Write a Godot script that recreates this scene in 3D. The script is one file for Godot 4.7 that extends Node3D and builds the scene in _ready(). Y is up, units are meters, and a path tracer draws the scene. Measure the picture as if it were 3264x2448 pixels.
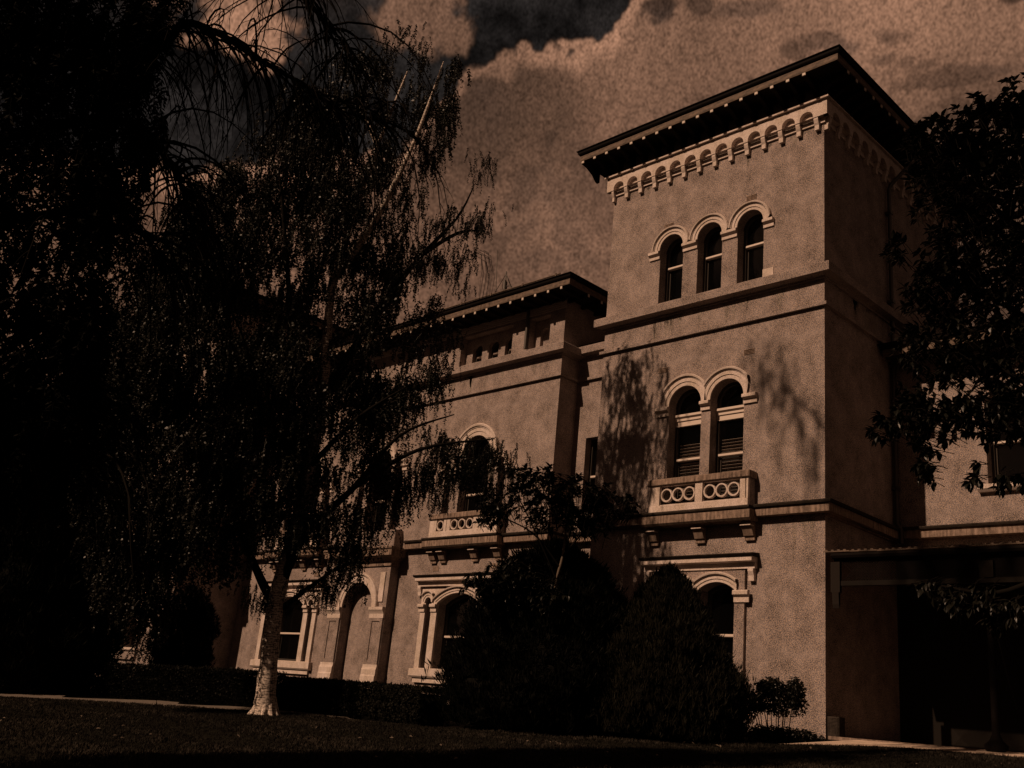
extends Node3D
# An Italianate mansion behind a birch, shrubs and a lawn. y up, metres; the origin is the foot of the right-hand tower's front right corner.
const EXPO := 0.86
var rng := RandomNumberGenerator.new()
var used := {}
var M := {}
var house: Node3D

# ---------------------------------------------------------------- mesh collector
class MB:
	var v := PackedVector3Array()
	var n := PackedVector3Array()
	var xf := Transform3D.IDENTITY
	func _init(t := Transform3D.IDENTITY): xf = t
	func tri(a: Vector3, b: Vector3, c: Vector3):
		a = xf * a; b = xf * b; c = xf * c
		var k := (b - a).cross(c - a)
		if k.length_squared() < 1e-14: return
		k = k.normalized()
		v.append(a); v.append(c); v.append(b)
		n.append(k); n.append(k); n.append(k)
	func trin(a: Vector3, b: Vector3, c: Vector3, na: Vector3, nb: Vector3, nc: Vector3):
		v.append(xf * a); v.append(xf * c); v.append(xf * b)
		n.append((xf.basis * na).normalized()); n.append((xf.basis * nc).normalized()); n.append((xf.basis * nb).normalized())
	func facing(a: Vector3, b: Vector3, c: Vector3, way: Vector3):
		if (b - a).cross(c - a).dot(way) < 0: tri(a, c, b)
		else: tri(a, b, c)
	func quad(a: Vector3, b: Vector3, c: Vector3, d: Vector3):
		tri(a, b, c); tri(a, c, d)
	func box(l: Vector3, h: Vector3):
		quad(Vector3(l.x, l.y, h.z), Vector3(h.x, l.y, h.z), Vector3(h.x, h.y, h.z), Vector3(l.x, h.y, h.z))
		quad(Vector3(h.x, l.y, l.z), Vector3(l.x, l.y, l.z), Vector3(l.x, h.y, l.z), Vector3(h.x, h.y, l.z))
		quad(Vector3(h.x, l.y, h.z), Vector3(h.x, l.y, l.z), Vector3(h.x, h.y, l.z), Vector3(h.x, h.y, h.z))
		quad(Vector3(l.x, l.y, l.z), Vector3(l.x, l.y, h.z), Vector3(l.x, h.y, h.z), Vector3(l.x, h.y, l.z))
		quad(Vector3(l.x, h.y, h.z), Vector3(h.x, h.y, h.z), Vector3(h.x, h.y, l.z), Vector3(l.x, h.y, l.z))
		quad(Vector3(l.x, l.y, l.z), Vector3(h.x, l.y, l.z), Vector3(h.x, l.y, h.z), Vector3(l.x, l.y, h.z))
	# a block with chamfered front edges (towards +w) and ends
	func block(u0: float, u1: float, v0: float, v1: float, w0: float, w1: float, b := 0.012):
		b = minf(b, minf((u1 - u0), (v1 - v0)) * 0.3)
		var f := w1 - b
		quad(Vector3(u0 + b, v0 + b, w1), Vector3(u1 - b, v0 + b, w1), Vector3(u1 - b, v1 - b, w1), Vector3(u0 + b, v1 - b, w1))
		quad(Vector3(u0, v0, f), Vector3(u1, v0, f), Vector3(u1 - b, v0 + b, w1), Vector3(u0 + b, v0 + b, w1))
		quad(Vector3(u1, v1, f), Vector3(u0, v1, f), Vector3(u0 + b, v1 - b, w1), Vector3(u1 - b, v1 - b, w1))
		quad(Vector3(u1, v0, f), Vector3(u1, v1, f), Vector3(u1 - b, v1 - b, w1), Vector3(u1 - b, v0 + b, w1))
		quad(Vector3(u0, v1, f), Vector3(u0, v0, f), Vector3(u0 + b, v0 + b, w1), Vector3(u0 + b, v1 - b, w1))
		quad(Vector3(u0, v0, w0), Vector3(u1, v0, w0), Vector3(u1, v0, f), Vector3(u0, v0, f))
		quad(Vector3(u0, v1, f), Vector3(u1, v1, f), Vector3(u1, v1, w0), Vector3(u0, v1, w0))
		quad(Vector3(u1, v0, f), Vector3(u1, v0, w0), Vector3(u1, v1, w0), Vector3(u1, v1, f))
		quad(Vector3(u0, v0, w0), Vector3(u0, v0, f), Vector3(u0, v1, f), Vector3(u0, v1, w0))
	# profile of (w, v) points from bottom to top, drawn along u; m0/m1 = 1 mitres the end round a corner
	func mould(u0: float, u1: float, prof: Array, m0 := 0.0, m1 := 0.0):
		for j in prof.size() - 1:
			var p: Vector2 = prof[j]
			var q: Vector2 = prof[j + 1]
			quad(Vector3(u0 - m0 * p.x, p.y, p.x), Vector3(u1 + m1 * p.x, p.y, p.x), Vector3(u1 + m1 * q.x, q.y, q.x), Vector3(u0 - m0 * q.x, q.y, q.x))
		var poly := PackedVector2Array(prof)
		var t := Geometry2D.triangulate_polygon(poly)
		for e in 2:
			if (m0 if e == 0 else m1) != 0.0: continue
			var u := u0 if e == 0 else u1
			for k in range(0, t.size(), 3):
				facing(Vector3(u, poly[t[k]].y, poly[t[k]].x), Vector3(u, poly[t[k + 1]].y, poly[t[k + 1]].x), Vector3(u, poly[t[k + 2]].y, poly[t[k + 2]].x), Vector3(-1 if e == 0 else 1, 0, 0))
	# polygon in (w, v) pushed along u
	func slab(u0: float, u1: float, poly_: Array):
		var poly := PackedVector2Array(poly_)
		var t := Geometry2D.triangulate_polygon(poly)
		for k in range(0, t.size(), 3):
			for e in 2:
				var u := u0 if e == 0 else u1
				facing(Vector3(u, poly[t[k]].y, poly[t[k]].x), Vector3(u, poly[t[k + 1]].y, poly[t[k + 1]].x), Vector3(u, poly[t[k + 2]].y, poly[t[k + 2]].x), Vector3(-1 if e == 0 else 1, 0, 0))
		var mid := Vector2.ZERO
		for p in poly: mid += p / poly.size()
		for k in poly.size():
			var a := poly[k]
			var b := poly[(k + 1) % poly.size()]
			var out := Vector2(b.y - a.y, a.x - b.x)
			if out.dot((a + b) * 0.5 - mid) < 0: out = -out
			var o := Vector3(0, out.y, out.x)
			facing(Vector3(u0, a.y, a.x), Vector3(u1, a.y, a.x), Vector3(u1, b.y, b.x), o)
			facing(Vector3(u0, a.y, a.x), Vector3(u1, b.y, b.x), Vector3(u0, b.y, b.x), o)
	# profile of (radius, w) points swept round (uc, vc)
	func arch(uc: float, vc: float, prof: Array, a0 := 0.0, a1 := PI, steps := 18, clip := 99.0):
		for j in prof.size() - 1:
			var p: Vector2 = prof[j]
			var q: Vector2 = prof[j + 1]
			var cp := acos(clip / p.x) if p.x > clip else -9.0
			var cq := acos(clip / q.x) if q.x > clip else -9.0
			for i in steps:
				var s := float(i) / steps
				var e := float(i + 1) / steps
				var p0 := lerpf(maxf(a0, cp), minf(a1, PI - cp), s)
				var p1 := lerpf(maxf(a0, cp), minf(a1, PI - cp), e)
				var q0 := lerpf(maxf(a0, cq), minf(a1, PI - cq), s)
				var q1 := lerpf(maxf(a0, cq), minf(a1, PI - cq), e)
				quad(Vector3(uc + p.x * cos(p0), vc + p.x * sin(p0), p.y), Vector3(uc + q.x * cos(q0), vc + q.x * sin(q0), q.y), Vector3(uc + q.x * cos(q1), vc + q.x * sin(q1), q.y), Vector3(uc + p.x * cos(p1), vc + p.x * sin(p1), p.y))
	# a flat wall at w with openings {u, h, sill, spring, rise}; rise = h is a round head, 0 a flat one; depth = reveal
	static func head(o: Dictionary, u: float) -> float:
		var d := clampf(absf(u - o.u), 0, o.h)
		if o.rise <= 0.0: return o.spring
		var r: float = (o.h * o.h + o.rise * o.rise) / (2 * o.rise)
		return o.spring - (r - o.rise) + sqrt(maxf(r * r - d * d, 0))
	func wall(u0: float, u1: float, v0: float, v1: float, ops: Array, w := 0.0, thick := 0.35):
		var cuts := [u0, u1]
		for o in ops:
			var k := 20 if o.rise > 0 else 1
			for i in k + 1: cuts.append(o.u - o.h * cos(PI * i / k) if o.rise > 0 else o.u - o.h + 2 * o.h * i)
		cuts.sort()
		for i in cuts.size() - 1:
			var a: float = cuts[i]
			var b: float = cuts[i + 1]
			if b - a < 1e-5: continue
			var la := v0
			var lb := v0
			var here := ops.filter(func(o): return absf((a + b) / 2 - o.u) < o.h)
			here.sort_custom(func(p, q): return p.sill < q.sill)
			for o in here:
				if o.sill > la + 1e-4: quad(Vector3(a, la, w), Vector3(b, lb, w), Vector3(b, o.sill, w), Vector3(a, o.sill, w))
				la = head(o, a); lb = head(o, b)
				var dz: float = o.get("depth", thick)
				quad(Vector3(a, la, w), Vector3(b, lb, w), Vector3(b, lb, w - dz), Vector3(a, la, w - dz))
				quad(Vector3(a, o.sill, w - dz), Vector3(b, o.sill, w - dz), Vector3(b, o.sill, w), Vector3(a, o.sill, w))
			quad(Vector3(a, la, w), Vector3(b, lb, w), Vector3(b, v1, w), Vector3(a, v1, w))
		for o in ops:
			var l: float = o.u - o.h
			var r: float = o.u + o.h
			var dz: float = o.get("depth", thick)
			quad(Vector3(l, o.sill, w), Vector3(l, o.sill, w - dz), Vector3(l, o.spring, w - dz), Vector3(l, o.spring, w))
			quad(Vector3(r, o.sill, w - dz), Vector3(r, o.sill, w), Vector3(r, o.spring, w), Vector3(r, o.spring, w - dz))
	# glass or board filling an opening at depth w
	func fill(o: Dictionary, low: float, high: float, w: float, inset := 0.0):
		var k := 16 if o.rise > 0 else 1
		var h: float = o.h - inset
		for i in k:
			var a: float = o.u - h * cos(PI * i / k) if k > 1 else o.u - h
			var b: float = o.u - h * cos(PI * (i + 1) / k) if k > 1 else o.u + h
			var ta := minf(high, head(o, o.u + (a - o.u) * o.h / h) - inset)
			var tb := minf(high, head(o, o.u + (b - o.u) * o.h / h) - inset)
			if maxf(ta, tb) > low: quad(Vector3(a, low, w), Vector3(b, low, w), Vector3(b, maxf(tb, low), w), Vector3(a, maxf(ta, low), w))
	func tube(pts: Array, radii: Array, sides := 8, cap := true):
		var rings := []
		var x := Vector3.RIGHT
		for i in pts.size():
			var d: Vector3 = (pts[mini(i + 1, pts.size() - 1)] - pts[maxi(i - 1, 0)]).normalized()
			x = (x - d * x.dot(d))
			if x.length() < 0.05: x = d.cross(Vector3.BACK if absf(d.z) < 0.9 else Vector3.UP)
			x = x.normalized()
			var y := d.cross(x)
			var ring := []
			for k in sides:
				var a := TAU * k / sides
				ring.append([pts[i] + (x * cos(a) + y * sin(a)) * radii[i], x * cos(a) + y * sin(a)])
			rings.append(ring)
		for i in pts.size() - 1:
			for k in sides:
				var a = rings[i][k]
				var b = rings[i][(k + 1) % sides]
				var c = rings[i + 1][(k + 1) % sides]
				var e = rings[i + 1][k]
				trin(a[0], b[0], c[0], a[1], b[1], c[1])
				trin(a[0], c[0], e[0], a[1], c[1], e[1])
		if cap:
			for e in [0, pts.size() - 1]:
				for k in range(1, sides - 1):
					var way: Vector3 = (pts[0] - pts[1]) if e == 0 else (pts[-1] - pts[-2])
					facing(rings[e][0][0], rings[e][k][0], rings[e][k + 1][0], way)
	func done() -> ArrayMesh:
		var m := ArrayMesh.new()
		if v.size() == 0: return m
		var a := []
		a.resize(Mesh.ARRAY_MAX)
		a[Mesh.ARRAY_VERTEX] = v
		a[Mesh.ARRAY_NORMAL] = n
		m.add_surface_from_arrays(Mesh.PRIMITIVE_TRIANGLES, a)
		return m

# ---------------------------------------------------------------- objects
func part(parent: Node, called: String, mb, mat: Material) -> MeshInstance3D:
	var o := MeshInstance3D.new()
	o.mesh = mb.done() if mb is MB else mb
	o.material_override = mat
	o.cast_shadow = GeometryInstance3D.SHADOW_CASTING_SETTING_ON
	name_it(parent, o, called)
	return o

func name_it(parent: Node, o: Node, called: String):
	var k: int = used.get([parent, called], -1) + 1
	used[[parent, called]] = k
	o.name = called if k == 0 else "%s_%03d" % [called, k]
	parent.add_child(o, true)

func thing(called: String, label: String, category: String, group := "") -> Node3D:
	var o := Node3D.new()
	name_it(self, o, called)
	o.set_meta("label", label)
	o.set_meta("category", category)
	if group: o.set_meta("group", group)
	return o

func struct(called: String, mb, mat: Material) -> MeshInstance3D:
	var o := part(self, called, mb, mat)
	o.set_meta("kind", "structure")
	return o

func scatter(parent: Node, called: String, mesh: Mesh, mat: Material, places: Array) -> MultiMeshInstance3D:
	var mm := MultiMesh.new()
	mm.transform_format = MultiMesh.TRANSFORM_3D
	mm.mesh = mesh
	mm.instance_count = places.size()
	for i in places.size(): mm.set_instance_transform(i, places[i])
	var o := MultiMeshInstance3D.new()
	o.multimesh = mm
	o.material_override = mat
	o.cast_shadow = GeometryInstance3D.SHADOW_CASTING_SETTING_ON
	name_it(parent, o, called)
	o.set_meta("kind", "stuff")
	return o

# ---------------------------------------------------------------- materials
func noise_bytes(sd: int, freq: float, w: int, h: int, octaves := 4) -> PackedByteArray:
	var f := FastNoiseLite.new()
	f.seed = sd; f.frequency = freq
	f.noise_type = FastNoiseLite.TYPE_SIMPLEX_SMOOTH
	f.fractal_octaves = octaves
	var im := f.get_seamless_image(w, h, false, false, 0.12, true)
	if im.get_format() != Image.FORMAT_L8: im.convert(Image.FORMAT_L8)
	return im.get_data()

func stretch(data: PackedByteArray, w: int, h: int, to_w: int, to_h: int) -> PackedByteArray:
	var im := Image.create_from_data(w, h, false, Image.FORMAT_L8, data)
	im.resize(to_w, to_h, Image.INTERPOLATE_CUBIC)
	return im.get_data()

func srgb8(x: float) -> int:
	return int(clampf(12.92 * x if x < 0.0031308 else 1.055 * pow(x, 1 / 2.4) - 0.055, 0, 1) * 255)

# colour texture: base colour (linear) times 1 + sum of weighted layers; 'grain' adds coarse specks of its own
func tinted(w: int, base: Color, layers: Array, weights: Array, tint_layer := -1, tint := Vector3.ZERO) -> ImageTexture:
	var lut := PackedByteArray()
	for i in 2049: lut.append(srgb8(i / 2048.0))
	var out := PackedByteArray()
	out.resize(w * w * 3)
	var nl := layers.size()
	for i in w * w:
		var k := 1.0
		for j in nl: k += weights[j] * (layers[j][i] - 128) * 0.0078
		k = clampf(k, 0.12, 1.9) * 2048.0
		var t := 0.0
		if tint_layer >= 0: t = (layers[tint_layer][i] - 128) * 0.0078
		out[i * 3] = lut[clampi(int(base.r * k * (1 + t * tint.x)), 0, 2048)]
		out[i * 3 + 1] = lut[clampi(int(base.g * k * (1 + t * tint.y)), 0, 2048)]
		out[i * 3 + 2] = lut[clampi(int(base.b * k * (1 + t * tint.z)), 0, 2048)]
	var im := Image.create_from_data(w, w, false, Image.FORMAT_RGB8, out)
	im.generate_mipmaps()
	return ImageTexture.create_from_image(im)

func bumps(w: int, data: PackedByteArray, strength: float) -> ImageTexture:
	var im := Image.create_from_data(w, w, false, Image.FORMAT_L8, data)
	im.convert(Image.FORMAT_RGBA8)
	im.bump_map_to_normal_map(strength)
	im.generate_mipmaps()
	return ImageTexture.create_from_image(im)

func mat(base: Color, rough := 0.9, tex: Texture2D = null, scale := 1.0, normal: Texture2D = null, nscale := 1.0) -> StandardMaterial3D:
	var m := StandardMaterial3D.new()
	m.roughness = rough
	if tex:
		m.albedo_texture = tex
		m.uv1_triplanar = true
		m.uv1_world_triplanar = true
		m.uv1_scale = Vector3.ONE * scale
	else:
		m.albedo_color = base.linear_to_srgb()
	if normal:
		m.normal_enabled = true
		m.normal_texture = normal
		m.normal_scale = nscale
	return m

func materials():
	var W := 768
	var fine := noise_bytes(3, 0.15, W, W, 2)
	var mid := noise_bytes(5, 0.03, W, W, 4)
	var big := noise_bytes(7, 0.006, W, W, 4)
	var streak := stretch(noise_bytes(9, 0.035, W, 96, 4), W, 96, W, W)
	var wood := stretch(noise_bytes(11, 0.05, 96, 512, 4), 96, 512, 512, 512)
	var stucco := Color(0.24, 0.197, 0.183)
	var rough := bumps(W, fine, 3.0)
	M.stucco = mat(stucco, 0.95, tinted(W, stucco, [fine, mid, big, streak], [1.0, 0.2, 0.3, 0.06], 0, Vector3(0.2, 0.0, -0.3)), 0.27, rough, 0.6)
	M.runoff = mat(stucco, 0.95, tinted(W, Color(0.2, 0.165, 0.146), [fine, mid, big, streak], [1.0, 0.3, 0.3, 0.15], 0, Vector3(0.2, 0.0, -0.3)), 0.27, rough, 0.6)
	M.trim = mat(stucco, 0.9, tinted(W, Color(0.5, 0.42, 0.375), [fine, mid, big, streak], [0.5, 0.14, 0.16, 0.08], 2, Vector3(0.0, 0.02, 0.08)), 0.31, rough, 0.35)
	M.stain_and_shade = mat(stucco, 0.95, tinted(W, Color(0.19, 0.14, 0.112), [fine, mid, big, streak], [0.4, 0.28, 0.25, 0.6]), 0.37, rough, 0.5)  # stained ledges; on the floor corbels it stands for slab shadow
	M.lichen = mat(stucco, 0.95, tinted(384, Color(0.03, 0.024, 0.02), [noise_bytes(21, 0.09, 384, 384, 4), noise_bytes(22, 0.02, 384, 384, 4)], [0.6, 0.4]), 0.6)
	M.fascia = mat(stucco, 0.8, tinted(512, Color(0.1, 0.068, 0.048), [wood, noise_bytes(12, 0.03, 512, 512, 4)], [0.5, 0.45]), 0.5)
	M.timber = mat(Color(0.5, 0.42, 0.36), 0.6)
	M.darkwood = mat(Color(0.018, 0.0145, 0.0125), 0.85)
	M.gutter = mat(Color(0.008, 0.0065, 0.006), 0.6)
	M.paint = mat(Color(0.55, 0.46, 0.4), 0.45)
	M.sash = mat(Color(0.05, 0.042, 0.036), 0.6)
	M.slate = mat(Color(0.03, 0.027, 0.027), 0.8)
	M.iron = mat(Color(0.06, 0.05, 0.043), 0.5)
	M.iron.metallic = 0.3
	M.blind = mat(Color(0.26, 0.2, 0.16), 0.5)
	M.room = mat(Color(0.012, 0.01, 0.009), 0.95)
	M.verandah_shade = mat(Color(0.013, 0.011, 0.0095), 0.9)  # near-black: shade under the verandah put into the colour
	M.pale = mat(Color(0.2, 0.15, 0.12), 0.9, tinted(384, Color(0.44, 0.335, 0.26), [noise_bytes(31, 0.1, 384, 384, 3), noise_bytes(32, 0.015, 384, 384, 4)], [0.4, 0.35]), 0.5)
	M.sunlit_lawn = mat(Color(0.1, 0.07, 0.05), 0.95, tinted(384, Color(0.1, 0.078, 0.06), [noise_bytes(33, 0.2, 384, 384, 2), noise_bytes(34, 0.02, 384, 384, 4)], [0.6, 0.4]), 0.7)  # paler colour stands in for sun on the grass
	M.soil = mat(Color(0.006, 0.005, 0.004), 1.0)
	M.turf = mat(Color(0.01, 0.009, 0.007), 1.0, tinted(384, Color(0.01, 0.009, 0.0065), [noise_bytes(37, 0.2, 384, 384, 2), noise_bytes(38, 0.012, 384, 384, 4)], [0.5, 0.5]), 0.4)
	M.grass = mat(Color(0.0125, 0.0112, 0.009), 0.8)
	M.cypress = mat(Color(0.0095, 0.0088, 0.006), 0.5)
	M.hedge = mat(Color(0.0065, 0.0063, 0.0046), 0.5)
	M.drygrass = mat(Color(0.036, 0.030, 0.024), 0.8)
	M.bark = mat(Color(0.5, 0.4, 0.33), 0.9, tinted(512, Color(0.36, 0.305, 0.265), [noise_bytes(41, 0.03, 512, 512, 4), stretch(noise_bytes(42, 0.05, 64, 512, 3), 64, 512, 512, 512)], [2.0, 1.8]), 1.2)
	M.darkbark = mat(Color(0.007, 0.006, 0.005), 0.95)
	M.stem = mat(Color(0.09, 0.065, 0.045), 0.8)
	M.birchleaf = mat(Color(0.009, 0.0088, 0.0062), 0.42)
	M.leaf = mat(Color(0.006, 0.006, 0.0043), 0.36)
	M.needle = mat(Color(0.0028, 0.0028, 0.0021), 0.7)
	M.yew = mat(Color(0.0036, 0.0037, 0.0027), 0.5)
	for k in ["yew", "hedge", "cypress", "needle", "grass", "drygrass", "turf", "soil", "darkwood", "gutter", "verandah_shade", "darkbark", "sash", "slate", "lichen"]: M[k].metallic_specular = 0.12
	for k in ["birchleaf", "leaf", "stucco", "trim", "stain_and_shade", "bark"]: M[k].metallic_specular = 0.28
	M.glass = StandardMaterial3D.new()
	M.glass.transparency = BaseMaterial3D.TRANSPARENCY_ALPHA
	M.glass.albedo_color = Color(0.1, 0.1, 0.1, 0.12)
	M.glass.roughness = 0.03

# ---------------------------------------------------------------- sky
var sky_noise: Array = []
const SKY_EDGE := [[-180, 60], [-120, 30], [-80, 24.5], [-66.7, 26.8], [-64.9, 27.6], [-53.7, 30.2], [-52.8, 32], [-51, 33.9], [-47.3, 36], [-43.4, 36.9], [-40.6, 38.9], [-34, 44], [-10, 60], [180, 60]]
const SKY_GLOW := [[-65.6, 34.9, 4.6, 2.2, 1.0], [-54.6, 37.4, 3.2, 2.2, 0.8], [-70, 40, 7, 3, 0.7], [-48, 44, 8, 4, 0.5]]
const SKY_PUFF := [[-38.4, 38.6, 1.2, 0.8, 0.75], [-35.9, 38.9, 0.9, 0.5, 0.5], [-24.6, 35.6, 0.8, 0.3, 0.4], [-23.0, 35.3, 0.5, 0.3, 0.4], [-22.2, 35.0, 0.8, 0.3, 0.35], [-17.0, 38.2, 2.0, 0.8, 0.7], [-27, 36.6, 3.5, 0.6, 0.5], [-30, 34.6, 3, 0.5, 0.35], [-20, 34.3, 3, 0.5, 0.4], [-33, 38.6, 2.5, 0.5, 0.4], [-44, 28, 5, 4, 0.2], [-37, 31, 5, 3, 0.18], [-26, 32, 4, 0.8, 0.25]]

func sky_color(az: float, el: float) -> Color:
	var dark := Vector3(0.014, 0.0115, 0.0106)
	var mid := Vector3(0.088, 0.0465, 0.029)
	var light := Vector3(0.46, 0.232, 0.14)
	if el < -1.0: return Color(mid.x * 0.2 / EXPO, mid.y * 0.2 / EXPO, mid.z * 0.2 / EXPO)
	var ce := cos(deg_to_rad(el))
	var d := Vector3(sin(deg_to_rad(az)) * ce, sin(deg_to_rad(el)), -cos(deg_to_rad(az)) * ce)
	var na: float = sky_noise[0].get_noise_3dv(d)
	var nb: float = sky_noise[1].get_noise_3dv(d)
	var nc: float = sky_noise[2].get_noise_3dv(d)
	var t := 0.38 + 0.38 * na + 0.11 * nb + 0.06 * nc
	t += 0.3 * smoothstep(-38.0, -24.0, az) * smoothstep(30.0, 37.0, el) * smoothstep(40.0, 10.0, az)
	var e := 60.0
	for k in SKY_EDGE.size() - 1:
		if az >= SKY_EDGE[k][0] and az < SKY_EDGE[k + 1][0]: e = lerpf(SKY_EDGE[k][1], SKY_EDGE[k + 1][1], (az - SKY_EDGE[k][0]) / (SKY_EDGE[k + 1][0] - SKY_EDGE[k][0]))
	var over := el - e + 1.0 * na + 1.0 * nb + 1.0 * nc
	var cloud := smoothstep(-0.06, 0.32, over) * smoothstep(-150.0, -110.0, az)
	t += 0.36 * smoothstep(-1.5, -0.1, over) * (1.0 - smoothstep(-0.1, 0.3, over)) * smoothstep(-110.0, -80.0, az)
	var thin := smoothstep(6.0, 18.0, over)
	for g in SKY_GLOW:
		var q := pow((az - g[0]) / g[2], 2) + pow((el - g[1]) / g[3], 2) + 0.9 * na + 1.1 * nb + 1.0 * nc
		cloud *= 1.0 - g[4] * smoothstep(1.15, 0.55, q)
		t += 0.4 * g[4] * smoothstep(1.1, 0.2, q)
	cloud = lerpf(cloud, 0.85 * smoothstep(0.0, 0.3, na + 0.4 * nb), thin)
	var off_view_dim := 1.0 - smoothstep(-92.0, -82.0, az) * smoothstep(2.0, -8.0, az) * smoothstep(52.0, 42.0, el)
	cloud = maxf(cloud, off_view_dim * 0.9 * smoothstep(-0.05, 0.22, na + 0.4 * nb))  # dark cloud added outside the view to dim light on shaded walls
	for g in SKY_PUFF:
		var q := pow((az - g[0]) / g[2], 2) + pow((el - g[1]) / g[3], 2) + 1.3 * nb + 1.5 * nc
		cloud = maxf(cloud, g[4] * smoothstep(1.2, 0.3, q))
	var c := mid.lerp(light, clampf((t - 0.3) / 0.8, 0, 1)) if t > 0.3 else dark.lerp(mid, clampf(0.5 + 0.5 * t / 0.3, 0, 1))
	c = c.lerp(dark * (1.0 + 1.6 * maxf(nb + 0.6 * nc, -0.4)), clampf(cloud, 0, 1)) / EXPO
	return Color(c.x, c.y, c.z)

func sky_texture() -> ImageTexture:
	for k in 3:
		var f := FastNoiseLite.new()
		f.seed = [4, 8, 15][k]
		f.frequency = [2.6, 9.0, 30.0][k]
		f.fractal_octaves = [4, 4, 4][k]
		f.noise_type = FastNoiseLite.TYPE_SIMPLEX_SMOOTH
		sky_noise.append(f)
	var w := 640
	var h := 320
	var im := Image.create(w, h, false, Image.FORMAT_RGBF)
	for y in h:
		for x in w:
			var az := (x + 0.5) * 360.0 / w
			im.set_pixel(x, y, sky_color(az - 360.0 if az > 180.0 else az, 90.0 - (y + 0.5) * 180.0 / h))
	var W := 4096
	im.resize(W, W / 2, Image.INTERPOLATE_BILINEAR)
	for y in range(int(W / 360.0 * 46), int(W / 360.0 * 90.5)):        # the clouds again, finer, where they show detail
		for x in range(int(W / 360.0 * 276), int(W / 360.0 * 352)):
			im.set_pixel(x, y, sky_color((x + 0.5) * 360.0 / W - 360.0, 90.0 - (y + 0.5) * 360.0 / W))
	var data := im.get_data().to_float32_array()
	var r := RandomNumberGenerator.new()
	r.seed = 77
	for i in range(0, int(W * W * 0.75), 3):            # fine random grain over the upper half
		var k := 1.0 + 0.75 * (r.randf() + r.randf() - 1.0)
		data[i] *= k; data[i + 1] *= k; data[i + 2] *= k
	return ImageTexture.create_from_image(Image.create_from_data(W, W / 2, false, Image.FORMAT_RGBF, data.to_byte_array()))

# ---------------------------------------------------------------- the house
func op(u: float, h: float, sill: float, spring: float, rise: float, depth := 0.35) -> Dictionary:
	return {"u": u, "h": h, "sill": sill, "spring": spring, "rise": rise, "depth": depth}

# sash window in an opening: frame, rails, panes, optional blind
func window(fr: Transform3D, o: Dictionary, rail: float, slats := [], transom := 0.0):
	var w := -o.depth as float
	var mb := MB.new(fr)
	var t := 0.07
	mb.box(Vector3(o.u - o.h, o.sill, w - 0.04), Vector3(o.u - o.h + t, o.spring, w + 0.06))
	mb.box(Vector3(o.u + o.h - t, o.sill, w - 0.04), Vector3(o.u + o.h, o.spring, w + 0.06))
	mb.box(Vector3(o.u - o.h + t, o.sill, w - 0.04), Vector3(o.u + o.h - t, o.sill + 0.08, w + 0.05))
	if o.rise > 0:
		var r: float = (o.h * o.h + o.rise * o.rise) / (2 * o.rise)
		var half := asin(minf(o.h / r, 1.0)) if o.rise < o.h else PI / 2
		mb.arch(o.u, o.spring - (r - o.rise), [Vector2(r - t, w - 0.04), Vector2(r - t, w + 0.06), Vector2(r - t * 0.45, w + 0.06), Vector2(r - t * 0.45, w + 0.08), Vector2(r, w + 0.08)], PI / 2 - half, PI / 2 + half, 18)
	else:
		mb.box(Vector3(o.u - o.h + t, o.spring - t, w - 0.04), Vector3(o.u + o.h - t, o.spring, w + 0.06))
	var win := part(house, "window", mb, M.sash)
	mb = MB.new(fr)
	mb.block(o.u - o.h + t + 0.002, o.u + o.h - t - 0.002, rail - 0.03, rail + 0.035, w - 0.03, w + 0.075, 0.01)
	part(win, "meeting_rail", mb, M.paint)
	for s in [-1, 1]:
		if o.h < 0.3: break
		mb = MB.new(fr)
		mb.box(Vector3(o.u + s * (o.h - t - 0.02) - 0.02, o.sill + 0.082, w - 0.055), Vector3(o.u + s * (o.h - t - 0.02) + 0.02, rail - 0.03, w - 0.02))
		part(win, "sash_stile", mb, M.sash)
	if transom > 0:
		mb = MB.new(fr)
		mb.mould(o.u - o.h + 0.002, o.u + o.h - 0.002, [Vector2(w, transom - 0.3), Vector2(w + 0.07, transom - 0.3), Vector2(w + 0.07, transom - 0.17), Vector2(w + 0.1, transom - 0.16), Vector2(w + 0.1, transom - 0.1), Vector2(w + 0.15, transom - 0.06), Vector2(w + 0.15, transom), Vector2(w, transom)])
		part(win, "transom", mb, M.paint)
	mb = MB.new(fr)
	mb.fill(o, rail, 99, w - 0.01, t * 0.5)
	part(win, "pane", mb, M.glass)
	mb = MB.new(fr)
	mb.fill(o, o.sill + 0.05, rail, w - 0.035, t * 0.5)
	part(win, "pane", mb, M.glass)
	for y in slats:
		mb = MB.new(fr)
		var l: float = o.u - o.h + t + 0.01
		var r: float = o.u + o.h - t - 0.01
		mb.slab(l, r, [Vector2(w - 0.10, y), Vector2(w - 0.055, y + 0.028), Vector2(w - 0.057, y + 0.033), Vector2(w - 0.102, y + 0.005)])
		part(win, "blind_slat", mb, M.blind)
	return win

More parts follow.
